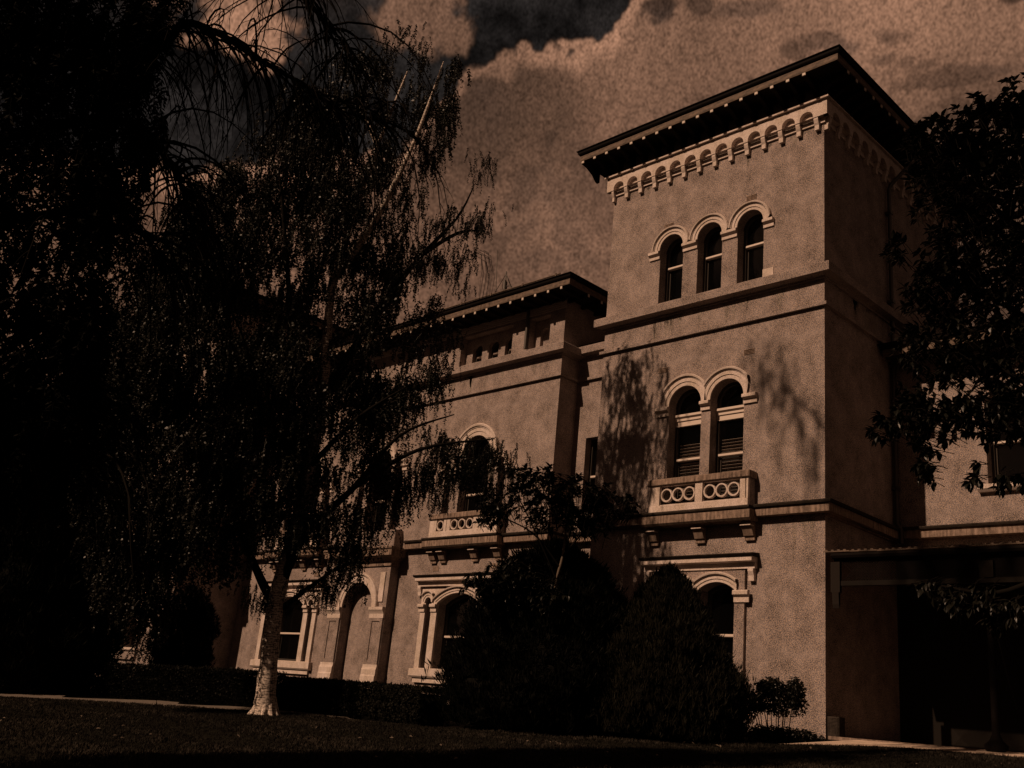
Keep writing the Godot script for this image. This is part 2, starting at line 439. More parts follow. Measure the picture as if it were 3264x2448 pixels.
func archivolt(fr: Transform3D, uc: float, vc: float, r0: float, widths: Array, clip := 99.0, a0 := 0.0, a1 := PI):
	var mb := MB.new(fr)
	mb.arch(uc, vc, [Vector2(r0, 0.0), Vector2(r0, 0.045), Vector2(r0 + widths[0] * 0.5, 0.045), Vector2(r0 + widths[0] * 0.52, 0.065), Vector2(r0 + widths[0], 0.065)], a0, a1, 20, clip)
	part(house, "archivolt", mb, M.trim)
	mb = MB.new(fr)
	var r := r0 + widths[0] as float
	var k := widths[1] as float
	mb.arch(uc, vc, [Vector2(r, 0.03), Vector2(r + 0.01, 0.085), Vector2(r + k * 0.3, 0.085), Vector2(r + k * 0.4, 0.12), Vector2(r + k * 0.8, 0.13), Vector2(r + k, 0.10), Vector2(r + k, 0.0)], a0, a1, 20, clip)
	part(house, "hood_mould", mb, M.trim)

func impost(fr: Transform3D, u0: float, u1: float, v0: float, v1: float, p := 0.11):
	var k := v1 - v0
	var mb := MB.new(fr)
	mb.mould(u0, u1, [Vector2(0, v0), Vector2(p * 0.35, v0), Vector2(p * 0.35, v0 + k * 0.42), Vector2(p * 0.6, v0 + k * 0.5), Vector2(p, v0 + k * 0.62), Vector2(p, v0 + k * 0.92), Vector2(p * 0.8, v1), Vector2(0, v1)])
	part(house, "impost", mb, M.trim)

func string_course(fr: Transform3D, kind: int, u0: float, u1: float, y: float, m0: float, m1: float):
	var mb := MB.new(fr)
	if kind == 1:       # broad weathered ledge
		mb.mould(u0, u1, [Vector2(0, y - 0.34), Vector2(0.05, y - 0.34), Vector2(0.05, y - 0.29), Vector2(0.24, y - 0.25), Vector2(0.24, y - 0.03), Vector2(0.2, y), Vector2(0, y + 0.04)], m0, m1)
		part(house, "string_course", mb, M.stucco)
	elif kind == 2:     # thin band
		mb.mould(u0, u1, [Vector2(0, y - 0.1), Vector2(0.09, y - 0.1), Vector2(0.09, y - 0.02), Vector2(0, y + 0.02)], m0, m1)
		part(house, "string_course", mb, M.stucco)
	else:               # floor cornice: lit band under a dark, lichened cap
		mb.mould(u0, u1, [Vector2(0, y - 0.33), Vector2(0.05, y - 0.33), Vector2(0.05, y - 0.29), Vector2(0.2, y - 0.28), Vector2(0.2, y - 0.09), Vector2(0, y - 0.09)], m0, m1)
		part(house, "floor_cornice", mb, M.stain_and_shade)
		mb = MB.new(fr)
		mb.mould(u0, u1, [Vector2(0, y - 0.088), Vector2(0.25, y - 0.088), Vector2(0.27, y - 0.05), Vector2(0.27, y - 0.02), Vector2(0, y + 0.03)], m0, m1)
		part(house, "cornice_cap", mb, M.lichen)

# machicolated frieze: band, arcade plate, one corbel under every pier
func arcade(fr: Transform3D, u0: float, u1: float, first: float, step: float, count: int, dy: float, m0: float, m1: float):
	var mb := MB.new(fr)
	mb.mould(u0, u1, [Vector2(0, 14.66 + dy), Vector2(0.05, 14.66 + dy), Vector2(0.05, 15.24 + dy), Vector2(0, 15.24 + dy)], m0, m1)
	part(house, "frieze_band", mb, M.trim)
	mb = MB.new(fr)
	var ops := []
	for k in count: ops.append({"u": first + k * step, "h": 0.185, "sill": 14.8 + dy, "spring": 14.855 + dy, "rise": 0.185, "depth": 0.12})
	mb.wall(u0 - m0 * 0.17, u1 + m1 * 0.17, 14.8 + dy, 15.24 + dy, ops, 0.172, 0.12)
	var a := u0 - m0 * 0.17
	for k in count + 1:
		var b := first + k * step - 0.185 if k < count else u1 + m1 * 0.17
		mb.quad(Vector3(a, 14.8 + dy, 0.05), Vector3(b, 14.8 + dy, 0.05), Vector3(b, 14.8 + dy, 0.172), Vector3(a, 14.8 + dy, 0.172))
		a = first + k * step + 0.185
	part(house, "arcade_frieze", mb, M.trim)
	for k in count + 1:
		var c := first + (k - 0.5) * step
		var l := c - 0.058
		var r := c + 0.058
		if l < u0 + 0.002: l = u0 + 0.002
		if r > u1 - 0.002: r = u1 - 0.002
		if r - l < 0.03: continue
		mb = MB.new(fr)
		mb.slab(l, r, [Vector2(0, 14.47 + dy), Vector2(0.1, 14.47 + dy), Vector2(0.1, 14.6 + dy), Vector2(0.13, 14.66 + dy), Vector2(0.155, 14.74 + dy), Vector2(0.155, 14.798 + dy), Vector2(0, 14.798 + dy)])
		part(house, "corbel", mb, M.trim)
	mb = MB.new(fr)
	mb.mould(u0, u1, [Vector2(0, 15.242 + dy), Vector2(0.24, 15.242 + dy), Vector2(0.24, 15.28 + dy), Vector2(0.2, 15.33 + dy), Vector2(0, 15.34 + dy)], m0, m1)
	part(house, "frieze_cap", mb, M.trim)

func bracket(fr: Transform3D, u: float, y: float, reach: float, half: float, long := true):
	var mb := MB.new(fr)
	if long: mb.slab(u - half, u + half, [Vector2(0, y), Vector2(reach, y), Vector2(reach, y - 0.1), Vector2(reach * 0.7, y - 0.13), Vector2(reach * 0.35, y - 0.24), Vector2(reach * 0.12, y - 0.4), Vector2(0, y - 0.42)])
	else: mb.slab(u - half, u + half, [Vector2(0, y), Vector2(reach, y), Vector2(reach, y - 0.11), Vector2(0, y - 0.11)])
	var e := part(house, "eaves_bracket", mb, M.darkwood)
	mb = MB.new(fr)
	mb.block(u - half + 0.004, u + half - 0.004, y - 0.098, y - 0.004, reach, reach + 0.02, 0.008)
	part(e, "bracket_end", mb, M.timber)

# eaves and hipped roof over x0..x1, z0..z1 with overhang d; y is the top of the gutter
func roof(x0: float, x1: float, z0: float, z1: float, d: float, y: float, rise: float):
	var mb := MB.new()
	mb.box(Vector3(x0 - d + 0.03, y - 0.32, z0 - d + 0.03), Vector3(x1 + d - 0.03, y - 0.29, z1 + d - 0.03))
	part(house, "soffit", mb, M.darkwood)
	var sides := [[Transform3D(Basis(), Vector3(0, 0, z1 + d)), x0 - d, x1 + d], [Transform3D(Basis(Vector3(0, 0, -1), Vector3.UP, Vector3(1, 0, 0)), Vector3(x1 + d, 0, 0)), -z1 - d, -z0 + d],
		[Transform3D(Basis(Vector3(0, 0, 1), Vector3.UP, Vector3(-1, 0, 0)), Vector3(x0 - d, 0, 0)), z0 - d, z1 + d], [Transform3D(Basis(Vector3(-1, 0, 0), Vector3.UP, Vector3(0, 0, -1)), Vector3(0, 0, z0 - d)), -x1 - d, -x0 + d]]
	for s in sides:
		mb = MB.new(s[0])
		mb.mould(s[1], s[2], [Vector2(-0.03, y - 0.335), Vector2(-0.005, y - 0.335), Vector2(-0.005, y - 0.315), Vector2(0.0, y - 0.31), Vector2(0.0, y - 0.14), Vector2(-0.03, y - 0.14)], 1, 1)
		part(house, "fascia", mb, M.fascia)
		mb = MB.new(s[0])
		mb.mould(s[1], s[2], [Vector2(-0.03, y - 0.138), Vector2(0.035, y - 0.135), Vector2(0.06, y - 0.1), Vector2(0.07, y - 0.04), Vector2(0.10, y - 0.02), Vector2(0.10, y), Vector2(-0.03, y)], 1, 1)
		part(house, "gutter", mb, M.gutter)
	mb = MB.new()
	var e := d + 0.04
	var run := minf(x1 - x0, z1 - z0) / 2 + e
	var a := Vector3(x0 - e, y - 0.02, z1 + e)
	var b := Vector3(x1 + e, y - 0.02, z1 + e)
	var c := Vector3(x1 + e, y - 0.02, z0 - e)
	var f := Vector3(x0 - e, y - 0.02, z0 - e)
	var p := Vector3(x0 - e + run, y + rise, (z0 + z1) / 2)
	var q := Vector3(x1 + e - run, y + rise, (z0 + z1) / 2)
	mb.quad(a, b, q, p); mb.tri(b, c, q); mb.quad(c, f, p, q); mb.tri(f, a, p)
	part(house, "roof", mb, M.slate)

func balustrade(fr: Transform3D, u0: float, u1: float, out: float, posts: Array, rings: Array, low: float, top: float):
	# fr: wall plane; panels stand at w = out
	var mb := MB.new(fr)
	mb.block(u0 - 0.05, u1 + 0.05, top - 0.17, top, 0.002, out + 0.05, 0.02)
	var b := part(house, "balcony", mb, M.stain_and_shade)
	b.set_meta("label", "stucco balcony with a row of pierced stone rings")
	mb = MB.new(fr)
	mb.block(u0, u1, low, low + 0.19, out - 0.1, out + 0.012, 0.01)
	part(b, "plinth", mb, M.trim)
	for e in 2:
		mb = MB.new(fr)
		var u := u0 if e == 0 else u1 - 0.1
		mb.box(Vector3(u, low + 0.0, 0.002), Vector3(u + 0.1, top - 0.172, out - 0.102))
		part(b, "end_panel", mb, M.stucco)
	var y0 := low + 0.192
	var y1 := top - 0.172
	var spans := []
	var prev := u0
	for p in posts:
		spans.append([prev, p - 0.012]); prev = p + 0.012
	spans.append([prev, u1])
	for s in spans:
		var mine := rings.filter(func(r): return r[0] > s[0] and r[0] < s[1])
		mb = MB.new(fr)
		if mine.size() == 0:
			mb.box(Vector3(s[0], y0, out - 0.09), Vector3(s[1], y1, out))
		else:
			var l: float = mine[0][0] - mine[0][1] - 0.005
			var r: float = mine[-1][0] + mine[-1][1] + 0.005
			if l - s[0] > 0.01: mb.box(Vector3(s[0], y0, out - 0.09), Vector3(l, y1, out))
			if s[1] - r > 0.01: mb.box(Vector3(r, y0, out - 0.09), Vector3(s[1], y1, out))
			mb.box(Vector3(l, y0, out - 0.09), Vector3(r, y0 + 0.015, out))
			mb.box(Vector3(l, y1 - 0.015, out - 0.09), Vector3(r, y1, out))
		part(b, "panel", mb, M.trim)
		for g in mine:
			mb = MB.new(fr)
			var vc := (y0 + y1) / 2
			mb.arch(g[0], vc, [Vector2(g[1] * 0.74, out - 0.085), Vector2(g[1] * 0.74, out - 0.012), Vector2(g[1] * 0.79, out - 0.003), Vector2(g[1] * 0.97, out - 0.003), Vector2(g[1] * 0.97, out - 0.085)], 0, TAU, 26, 99)
			part(b, "ring", mb, M.trim)

func slab_floor(fr: Transform3D, u0: float, u1: float, out: float, y0: float, y1: float, corbels: Array):
	var mb := MB.new(fr)
	mb.mould(u0, u1, [Vector2(0.0, y0), Vector2(out - 0.05, y0), Vector2(out, y0 + 0.05), Vector2(out, y1 - 0.07), Vector2(0.0, y1 - 0.07)])
	var s := part(house, "balcony_floor", mb, M.stain_and_shade)
	mb = MB.new(fr)
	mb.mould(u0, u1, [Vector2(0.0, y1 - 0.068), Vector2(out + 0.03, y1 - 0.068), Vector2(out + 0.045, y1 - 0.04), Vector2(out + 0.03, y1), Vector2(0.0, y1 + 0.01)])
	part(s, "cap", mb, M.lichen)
	for c in corbels:
		mb = MB.new(fr)
		mb.slab(c - 0.13, c + 0.13, [Vector2(0, y0 - 0.42), Vector2(0.07, y0 - 0.42), Vector2(0.07, y0 - 0.34), Vector2(0.12, y0 - 0.32), Vector2(0.18, y0 - 0.2), Vector2(out * 0.55, y0 - 0.12), Vector2(out * 0.57, y0 - 0.004), Vector2(0, y0 - 0.004)])
		part(s, "floor_corbel", mb, M.stain_and_shade)  # darker material paints the shadow of the floor slab above
		mb = MB.new(fr)
		mb.block(c - 0.14, c + 0.14, y0 - 0.11, y0 - 0.085, out * 0.3, out * 0.66, 0.004)
		part(s, "corbel_fillet", mb, M.trim)

func hood(fr: Transform3D, u0: float, u1: float, y: float):
	var mb := MB.new(fr)
	mb.mould(u0, u1, [Vector2(0, y - 0.34), Vector2(0.12, y - 0.34), Vector2(0.12, y - 0.2), Vector2(0.26, y - 0.18), Vector2(0.26, y - 0.075), Vector2(0, y - 0.075)])
	part(house, "window_cornice", mb, M.trim)
	mb = MB.new(fr)
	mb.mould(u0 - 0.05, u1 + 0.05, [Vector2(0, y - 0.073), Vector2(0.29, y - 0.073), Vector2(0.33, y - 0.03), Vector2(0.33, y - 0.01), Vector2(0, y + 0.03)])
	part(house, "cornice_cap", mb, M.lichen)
	for u in [u0 + 0.1, u1 - 0.1]:
		mb = MB.new(fr)
		mb.slab(u - 0.07, u + 0.07, [Vector2(0.0, y - 0.62), Vector2(0.095, y - 0.62), Vector2(0.1, y - 0.5), Vector2(0.14, y - 0.4), Vector2(0.14, y - 0.342), Vector2(0.0, y - 0.342)])
		part(house, "console", mb, M.trim)

func front(x := 0.0, z := 0.0) -> Transform3D: return Transform3D(Basis(), Vector3(x, 0, z))
func side(x: float, z := 0.0) -> Transform3D: return Transform3D(Basis(Vector3(0, 0, -1), Vector3.UP, Vector3(1, 0, 0)), Vector3(x, 0, z))

# a square three-storey tower; at = foot of its front right corner
func tower(at: Vector3, dy: float, full: bool):
	var fr := front(at.x, at.z)
	var sd := side(at.x, at.z)
	var wd := 6.73
	var dp := 8.2
	var top := 15.79 + dy
	var ops := []
	var up := []
	for u in [-4.535, -3.295, -2.055]: up.append(op(u, 0.385, 10.77, 12.43, 0.385))
	var midw := [op(-3.865, 0.495, 4.9, 7.8, 0.495), op(-2.615, 0.48, 4.9, 7.8, 0.48)]
	var low := [op(-3.86, 0.48, 1.0, 3.06, 0.17), op(-2.705, 0.485, 1.0, 3.06, 0.17)]
	ops.append_array(up); ops.append_array(midw); ops.append_array(low)
	var mb := MB.new(fr)
	mb.wall(-wd, 0, -0.4, top, ops)
	part(house, "wall", mb, M.stucco)
	mb = MB.new(sd)
	mb.wall(0, dp, -0.4, top, [])
	part(house, "wall", mb, M.stucco)
	mb = MB.new(fr)
	mb.quad(Vector3(-wd, -0.4, -dp), Vector3(-wd, -0.4, 0), Vector3(-wd, top, 0), Vector3(-wd, top, -dp))
	part(house, "wall", mb, M.stucco)
	mb = MB.new(fr)
	mb.quad(Vector3(0, -0.4, -dp), Vector3(-wd, -0.4, -dp), Vector3(-wd, top, -dp), Vector3(0, top, -dp))
	part(house, "wall", mb, M.stucco)
	mb = MB.new(fr)
	mb.box(Vector3(-wd + 0.3, 0.1, -dp + 0.3), Vector3(-0.3, top - 0.3, -1.5))
	part(house, "inner_wall", mb, M.room)
	for y in [0.2, 4.6, 10.4]:
		mb = MB.new(fr)
		mb.box(Vector3(-wd + 0.02, y, -1.49), Vector3(-0.02, y + 0.2, -0.36))
		part(house, "floor", mb, M.room)
	# top-floor windows
	for o in up:
		window(fr, o, 11.96)
		archivolt(fr, o.u, o.spring, 0.387, [0.15, 0.085], 0.618)
		for s in [-1, 1]:
			mb = MB.new(fr)
			mb.block(o.u + s * 0.54 - 0.155 - s * 0.005, o.u + s * 0.54 + 0.155 - s * 0.005, 10.77, 11.03, 0.0, 0.03, 0.01)
			if not (s == 1 and o.u > -2.1): continue
			part(house, "jamb_block", mb, M.trim)
	for b in [[-5.27, -4.925], [-4.145, -3.685], [-2.905, -2.445], [-1.665, -1.37]]: impost(fr, b[0], b[1], 12.18, 12.41)
	for c in ([[-4.67, 13.13], [-2.05, 13.2], [-4.62, 8.86], [-2.02, 8.9]] if full else []):
		for j in 4:
			mb = MB.new(fr)
			mb.block(c[0] - 0.15, c[0] + 0.15, c[1] - 0.07 + 0.037 * j, c[1] - 0.045 + 0.037 * j, 0.0, 0.014, 0.004)
			part(house, "air_vent_slat", mb, M.stain_and_shade)
	# first-floor pair behind the balcony
	var slats := []
	for k in 23: slats.append(5.02 + 0.0815 * k)
	for o in midw:
		window(fr, o, 6.42, slats, 7.62) if full else window(fr, o, 6.42)
		archivolt(fr, o.u, o.spring, o.h + 0.002, [0.2, 0.1], 0.625)
	for b in [[-4.75, -4.362], [-3.368, -3.097], [-2.133, -1.75]]: impost(fr, b[0], b[1], 7.55, 7.785, 0.13)
	balustrade(fr, -4.62, -1.77, 0.32, [-4.30, -3.03, -1.835], [[-4.105, 0.175], [-3.765, 0.175], [-3.43, 0.175], [-2.84, 0.175], [-2.505, 0.175], [-2.17, 0.175]], 4.93, 5.79)
	slab_floor(fr, -4.82, -1.66, 0.42, 4.6, 4.93, [-4.6, -3.22, -1.86])
	# ground-floor pair in a raised surround
	mb = MB.new(fr)
	var ops2 := []
	for o in low: ops2.append(op(o.u, o.h, 0.99, 3.06, 0.17, 0.08))
	mb.wall(-4.66, -1.955, 0.55, 3.5, ops2, 0.085, 0.08)
	mb.quad(Vector3(-1.955, 0.55, 0.085), Vector3(-1.955, 0.55, 0), Vector3(-1.955, 3.5, 0), Vector3(-1.955, 3.5, 0.085))
	mb.quad(Vector3(-4.66, 0.55, 0), Vector3(-4.66, 0.55, 0.085), Vector3(-4.66, 3.5, 0.085), Vector3(-4.66, 3.5, 0))
	part(house, "window_surround", mb, M.stucco)
	var fs := front(at.x, at.z + 0.085)
	for o in low:
		window(fr, o, 2.05)
		var r: float = (o.h * o.h + o.rise * o.rise) / (2 * o.rise)
		var half := asin(o.h / r) + 0.1
		archivolt(fs, o.u, o.spring - (r - o.rise), r + 0.002, [0.14, 0.09], 0.575, PI / 2 - half, PI / 2 + half)
	for b in [[-4.75, -4.342], [-3.378, -3.192], [-2.218, -1.82]]: impost(fs, b[0], b[1], 2.76, 3.03, 0.1)
	mb = MB.new(fr)
	mb.mould(-4.75, -1.87, [Vector2(0, 0.86), Vector2(0.12, 0.86), Vector2(0.16, 0.9), Vector2(0.16, 0.98), Vector2(0, 0.985)])
	part(house, "window_sill", mb, M.trim)
	hood(fr, -4.82, -1.68, 3.86)
	# courses
	string_course(fr, 1, -wd, 0, 10.73, 1, 1)
	string_course(sd, 1, 0, dp, 10.73, 1, 0)
	string_course(fr, 2, -wd, 0, 9.78, 1, 1)
	string_course(sd, 2, 0, dp, 9.78, 1, 0)
	string_course(fr, 3, -wd, -4.822, 4.99, 1, 0)
	string_course(fr, 3, -1.658, 0, 4.99, 0, 1)
	string_course(sd, 3, 0, 3.5 if full else 2.74, 4.99, 1, 0)
	arcade(fr, -wd, 0, -6.46, 0.505, 13, dy, 1, 1)
	arcade(sd, 0, dp, 0.33, 0.525, 15, dy, 1, 0)
	for k in 17: bracket(fr, -7.42 + 0.455 * k, top - 0.005, 0.75, 0.052)
	for k in 19: bracket(sd, -0.2 + 0.455 * k, top - 0.005, 0.75, 0.052)
	roof(at.x - wd, at.x, at.z - dp, at.z, 0.78, 16.1 + dy, 1.7)

func pipe(pts: Array, r: float):
	var mb := MB.new()
	var rr := []
	for p in pts: rr.append(r)
	mb.tube(pts, rr, 10)
	return mb

func build_house():
	house = thing("mansion", "large pale stucco mansion with square towers, arched windows, bracketed eaves and pierced balconies", "mansion")
	tower(Vector3.ZERO, 0.0, true)
	tower(Vector3(-24.94, 0, 2.1), -1.0, false)
	# drainpipe in the corner of tower and wing
	var dpipe := part(house, "drainpipe", pipe([Vector3(0.78, 15.78, -3.75), Vector3(0.78, 15.3, -3.75), Vector3(0.62, 15.1, -3.68), Vector3(0.14, 14.45, -3.42), Vector3(0.1, 14.3, -3.4), Vector3(0.1, 5.12, -3.4), Vector3(0.26, 4.95, -3.25), Vector3(0.26, 4.6, -3.25)], 0.055), M.iron)
	for y in [13.6, 12.2, 11.0, 9.2, 7.6, 6.0]:
		var mb := MB.new()
		mb.box(Vector3(0.0, y - 0.04, -3.475), Vector3(0.165, y + 0.04, -3.325))
		part(dpipe, "pipe_bracket", mb, M.iron)
	stains(front(), -6.5, -0.1, 10.38, 34, 0.9)
	stains(front(), -6.5, -0.1, 4.63, 10, 0.7)
	stains(front(), -1.6, -0.1, 4.63, 8, 1.1)
	stains(front(), -6.5, -0.1, 14.6, 20, 0.9)
	stains(front(0, -0.65), -14.5, -9.1, 10.31, 22, 0.7)
	stains(side(0), 0.1, 3.3, 10.38, 12, 1.2)
	stains(side(0), 0.1, 3.3, 4.63, 8, 1.0)
	link_bay()
	main_block()
	entrance()
	wing()
	verandah()

# run-off marks below a ledge: thin ragged patches of dirtier stucco
func stains(fr: Transform3D, u0: float, u1: float, y: float, count: int, longest: float):
	for k in count:
		var mb := MB.new(fr)
		var u := rng.randf_range(u0, u1)
		var wd := rng.randf_range(0.03, 0.16)
		var l := longest * pow(rng.randf(), 2.0) + 0.08
		var prev := [u - wd, u + wd]
		for j in 7:
			var a := y - l * j / 7.0
			var b := y - l * (j + 1) / 7.0
			var f := 1.0 - (j + 1) / 7.0
			var mid := u + rng.randf_range(-0.012, 0.012)
			var next := [mid - wd * f * rng.randf_range(0.6, 1.0), mid + wd * f * rng.randf_range(0.6, 1.0)]
			mb.quad(Vector3(next[0], b, 0.003), Vector3(next[1], b, 0.003), Vector3(prev[1], a, 0.003), Vector3(prev[0], a, 0.003))
			prev = next
		part(house, "run_off_stain", mb, M.runoff)

func link_bay():
	var fr := front(0, -1.45)
	var o := op(-8.2, 0.235, 5.6, 7.84, 0.0, 0.3)
	var mb := MB.new(fr)
	mb.wall(-8.93, -6.73, -0.4, 10.74, [o, op(-7.9, 0.42, 1.0, 3.0, 0.0, 0.3)])
	part(house, "wall", mb, M.stucco)
	window(fr, o, 6.7)
	window(fr, op(-7.9, 0.42, 1.0, 3.0, 0.0, 0.3), 2.0)
	mb = MB.new(fr)
	mb.box(Vector3(-8.92, 0, -5.0), Vector3(-6.74, 10.4, -1.2))
	part(house, "inner_wall", mb, M.room)
	string_course(fr, 1, -8.93, -6.73, 10.73, 0, 0)
	string_course(fr, 2, -8.93, -6.73, 9.75, 0, 0)
	string_course(fr, 3, -8.93, -6.73, 4.99, 0, 0)
	mb = MB.new(fr)
	mb.box(Vector3(-8.93, 10.77, -5.5), Vector3(-6.73, 10.85, 0.06))
	part(house, "link_roof", mb, M.lichen)

func main_block():
	var z := -0.65
	var fr := front(0, z)
	var x0 := -24.94
	var x1 := -8.93
	var top := 12.18
	var cx := -12.28
	# openings on the three floors, ours and the mirrored set left of the door
	var ops := [op(-12.38, 1.22, 10.74, 11.78, 0, 0.25), op(-9.975, 0.445, 10.74, 11.78, 0, 0.25), op(-21.4, 1.22, 10.74, 11.78, 0, 0.25)]
	var firsts := []
	var grounds := []
	for c in [cx, -21.3]:
		firsts.append([op(c, 0.64, 4.95, 7.55, 0.64), op(c - 1.22, 0.16, 5.3, 7.2, 0.16), op(c + 1.22, 0.16, 5.3, 7.2, 0.16)])
		grounds.append([op(c, 0.95, 0.98, 2.9, 0.32), op(c - 1.36, 0.14, 0.98, 2.96, 0.14), op(c + 1.36, 0.14, 0.98, 2.96, 0.14)])
	var ven := [op(-17.05, 0.58, 5.3, 7.66, 0.58), op(-18.06, 0.16, 5.4, 7.62, 0.16), op(-16.04, 0.16, 5.4, 7.62, 0.16)]
	for g in firsts + grounds + [ven]: ops.append_array(g)
	var mb := MB.new(fr)
	mb.wall(x0, x1, -0.4, top, ops)
	part(house, "wall", mb, M.stucco)
	mb = MB.new(side(x1, z))
	mb.wall(0, 6.5, -0.4, top, [])
	part(house, "wall", mb, M.stucco)
	mb = MB.new(fr)
	mb.box(Vector3(x0 + 0.02, -0.3, -6.5), Vector3(x1 - 0.02, top - 0.2, -2.2))
	part(house, "inner_wall", mb, M.room)
	for y in [0.2, 4.55, 10.35]:
		mb = MB.new(fr)
		mb.box(Vector3(x0 + 0.02, y, -2.19), Vector3(x1 - 0.02, y + 0.2, -0.36))
		part(house, "floor", mb, M.room)
	# attic: small arched lights in sunk panels
	var fp := front(0, z - 0.25)
	var small := []
	for u in [-11.495, -12.255, -13.03]: small.append(op(u, 0.23, 10.775, 11.28, 0.23, 0.2))
	var small2 := []
	for u in [-20.6, -21.4, -22.2]: small2.append(op(u, 0.23, 10.775, 11.28, 0.23, 0.2))
	mb = MB.new(fp)
	mb.wall(-13.6, -11.16, 10.74, 11.78, small)
	part(house, "attic_panel", mb, M.stucco)
	mb = MB.new(fp)
	mb.wall(-22.62, -20.18, 10.74, 11.78, small2)
	part(house, "attic_panel", mb, M.stucco)
	mb = MB.new(fp)
	mb.wall(-10.42, -9.53, 10.74, 11.78, [op(-9.94, 0.22, 10.78, 11.26, 0.22, 0.12)])
	mb.quad(Vector3(-10.2, 10.7, -0.12), Vector3(-9.7, 10.7, -0.12), Vector3(-9.7, 11.6, -0.12), Vector3(-10.2, 11.6, -0.12))
	part(house, "blind_attic_panel", mb, M.stucco)
	for o in small + small2: window(fp, o, 11.12)
	for k in 4:
		mb = MB.new(fr)
		mb.mould(x0, x1, [Vector2(0, 11.86 + 0.06 * k), Vector2(0.02 + 0.02 * k, 11.86 + 0.06 * k), Vector2(0.02 + 0.02 * k, 11.9 + 0.06 * k), Vector2(0, 11.91 + 0.06 * k)], 0, 1)
		part(house, "frieze_moulding", mb, M.trim)
	part(house, "drainpipe", pipe([Vector3(-10.46, 12.1, z + 0.09), Vector3(-10.46, 10.76, z + 0.09)], 0.05), M.iron)
	# first floor
	for g in firsts:
		for k in 3:
			window(fr, g[k], 6.35 if k == 0 else 6.3)
			if k == 0: archivolt(fr, g[k].u, g[k].spring, 0.642, [0.24, 0.14])
			else: archivolt(fr, g[k].u, g[k].spring, 0.162, [0.1, 0.06])
		for b in [[-1.6, -1.38], [-1.06, -0.642], [0.642, 1.06], [1.38, 1.6]]: impost(fr, g[0].u + b[0], g[0].u + b[1], 6.98, 7.2, 0.1)
		var c: float = g[0].u
		var ring := []
		for k in [-1.06, -0.42, -0.07, 0.28, 1.06]: ring.append([c + 0.1 + k, 0.165])
		balustrade(fr, c - 1.45, c + 1.6, 0.34, [c - 0.66, c + 0.83], ring, 4.9, 5.65)
		slab_floor(fr, c - 1.62, c + 1.75, 0.44, 4.58, 4.9, [c - 1.4, c - 0.95, c + 0.5, c + 1.5])
		string_course(fr, 3, (x0 + 0.0 if c < -20 else -15.05), c - 1.622, 4.93, 0, 0)
		string_course(fr, 3, c + 1.752, (x1 if c > -20 else -18.75), 4.93, 0, 1 if c > -20 else 0)
	# ground floor
	for g in grounds:
		var c: float = g[0].u
		mb = MB.new(fr)
		var sur := []
		for o in g: sur.append(op(o.u, o.h, 0.975, o.spring, o.rise, 0.075))
		mb.wall(c - 1.72, c + 1.72, 0.55, 3.36, sur, 0.08, 0.075)
		mb.quad(Vector3(c + 1.72, 0.55, 0.08), Vector3(c + 1.72, 0.55, 0), Vector3(c + 1.72, 3.36, 0), Vector3(c + 1.72, 3.36, 0.08))
		part(house, "window_surround", mb, M.trim)
		var fs := front(0, z + 0.08)
		for k in 3:
			window(fr, g[k], 1.95)
			var r: float = (g[k].h * g[k].h + g[k].rise * g[k].rise) / (2 * g[k].rise)
			var half := asin(minf(g[k].h / r, 1.0)) if k == 0 else PI / 2
			archivolt(fs, g[k].u, g[k].spring - (r - g[k].rise), r + 0.002, [0.13, 0.08], 1.12 if k == 0 else 0.245, PI / 2 - half, PI / 2 + half)
		for b in [[-1.78, -1.502], [-1.218, -0.952], [0.952, 1.218], [1.502, 1.78]]: impost(fs, c + b[0], c + b[1], 2.66, 2.89, 0.1)
		mb = MB.new(fr)
		mb.mould(c - 1.85, c + 1.85, [Vector2(0, 0.69), Vector2(0.12, 0.69), Vector2(0.16, 0.74), Vector2(0.16, 0.95), Vector2(0.0, 0.965)])
		part(house, "window_sill", mb, M.trim)
		hood(fr, c - 1.95, c + 1.95, 3.78)
		for s in [-1.0, 1.0]:
			mb = MB.new(fr)
			mb.box(Vector3(c + s * 1.3 - 0.14, 3.93, 0), Vector3(c + s * 1.3 + 0.14, 4.08, 0.012))
			part(house, "air_vent", mb, M.stain_and_shade)
	# Venetian light over the door
	for k in 3:
		window(fr, ven[k], 6.5)
		archivolt(fr, ven[k].u, ven[k].spring, ven[k].h + 0.002, [0.2 if k == 0 else 0.14, 0.08], 0.815 if k == 0 else 99.0)
	for b in [[-18.6, -18.222], [-17.898, -17.632], [-16.468, -16.202], [-15.878, -15.5]]: impost(fr, b[0], b[1], 7.4, 7.64, 0.11)
	string_course(fr, 1, x0, x1, 10.66, 0, 1)
	string_course(side(x1, z), 1, 0, 0.78, 10.66, 1, 0)
	string_course(fr, 2, x0, x1, 9.73, 0, 1)
	string_course(side(x1, z), 2, 0, 0.79, 9.73, 1, 0)
	string_course(side(x1, z), 3, 0, 0.63, 4.93, 1, 0)
	for k in 31: bracket(fr, -24.5 + 0.535 * k, top - 0.02, 0.79, 0.045, false)
	for k in 7: bracket(side(x1, z), 0.1 + 0.62 * k, top - 0.02, 0.79, 0.045, false)
	roof(x0 + 0.9, x1, z - 6.5, z, 0.82, 12.49, 1.2)
	var rail := part(house, "roof_pipe", pipe([Vector3(-14.6, 12.57, z + 0.84), Vector3(-8.5, 12.57, z + 0.84)], 0.022), M.fascia)
	for k in 5:
		mb = MB.new()
		mb.box(Vector3(-14.3 + 1.4 * k, 12.5, z + 0.815), Vector3(-14.25 + 1.4 * k, 12.62, z + 0.865))
		part(rail, "pipe_bracket", mb, M.fascia)

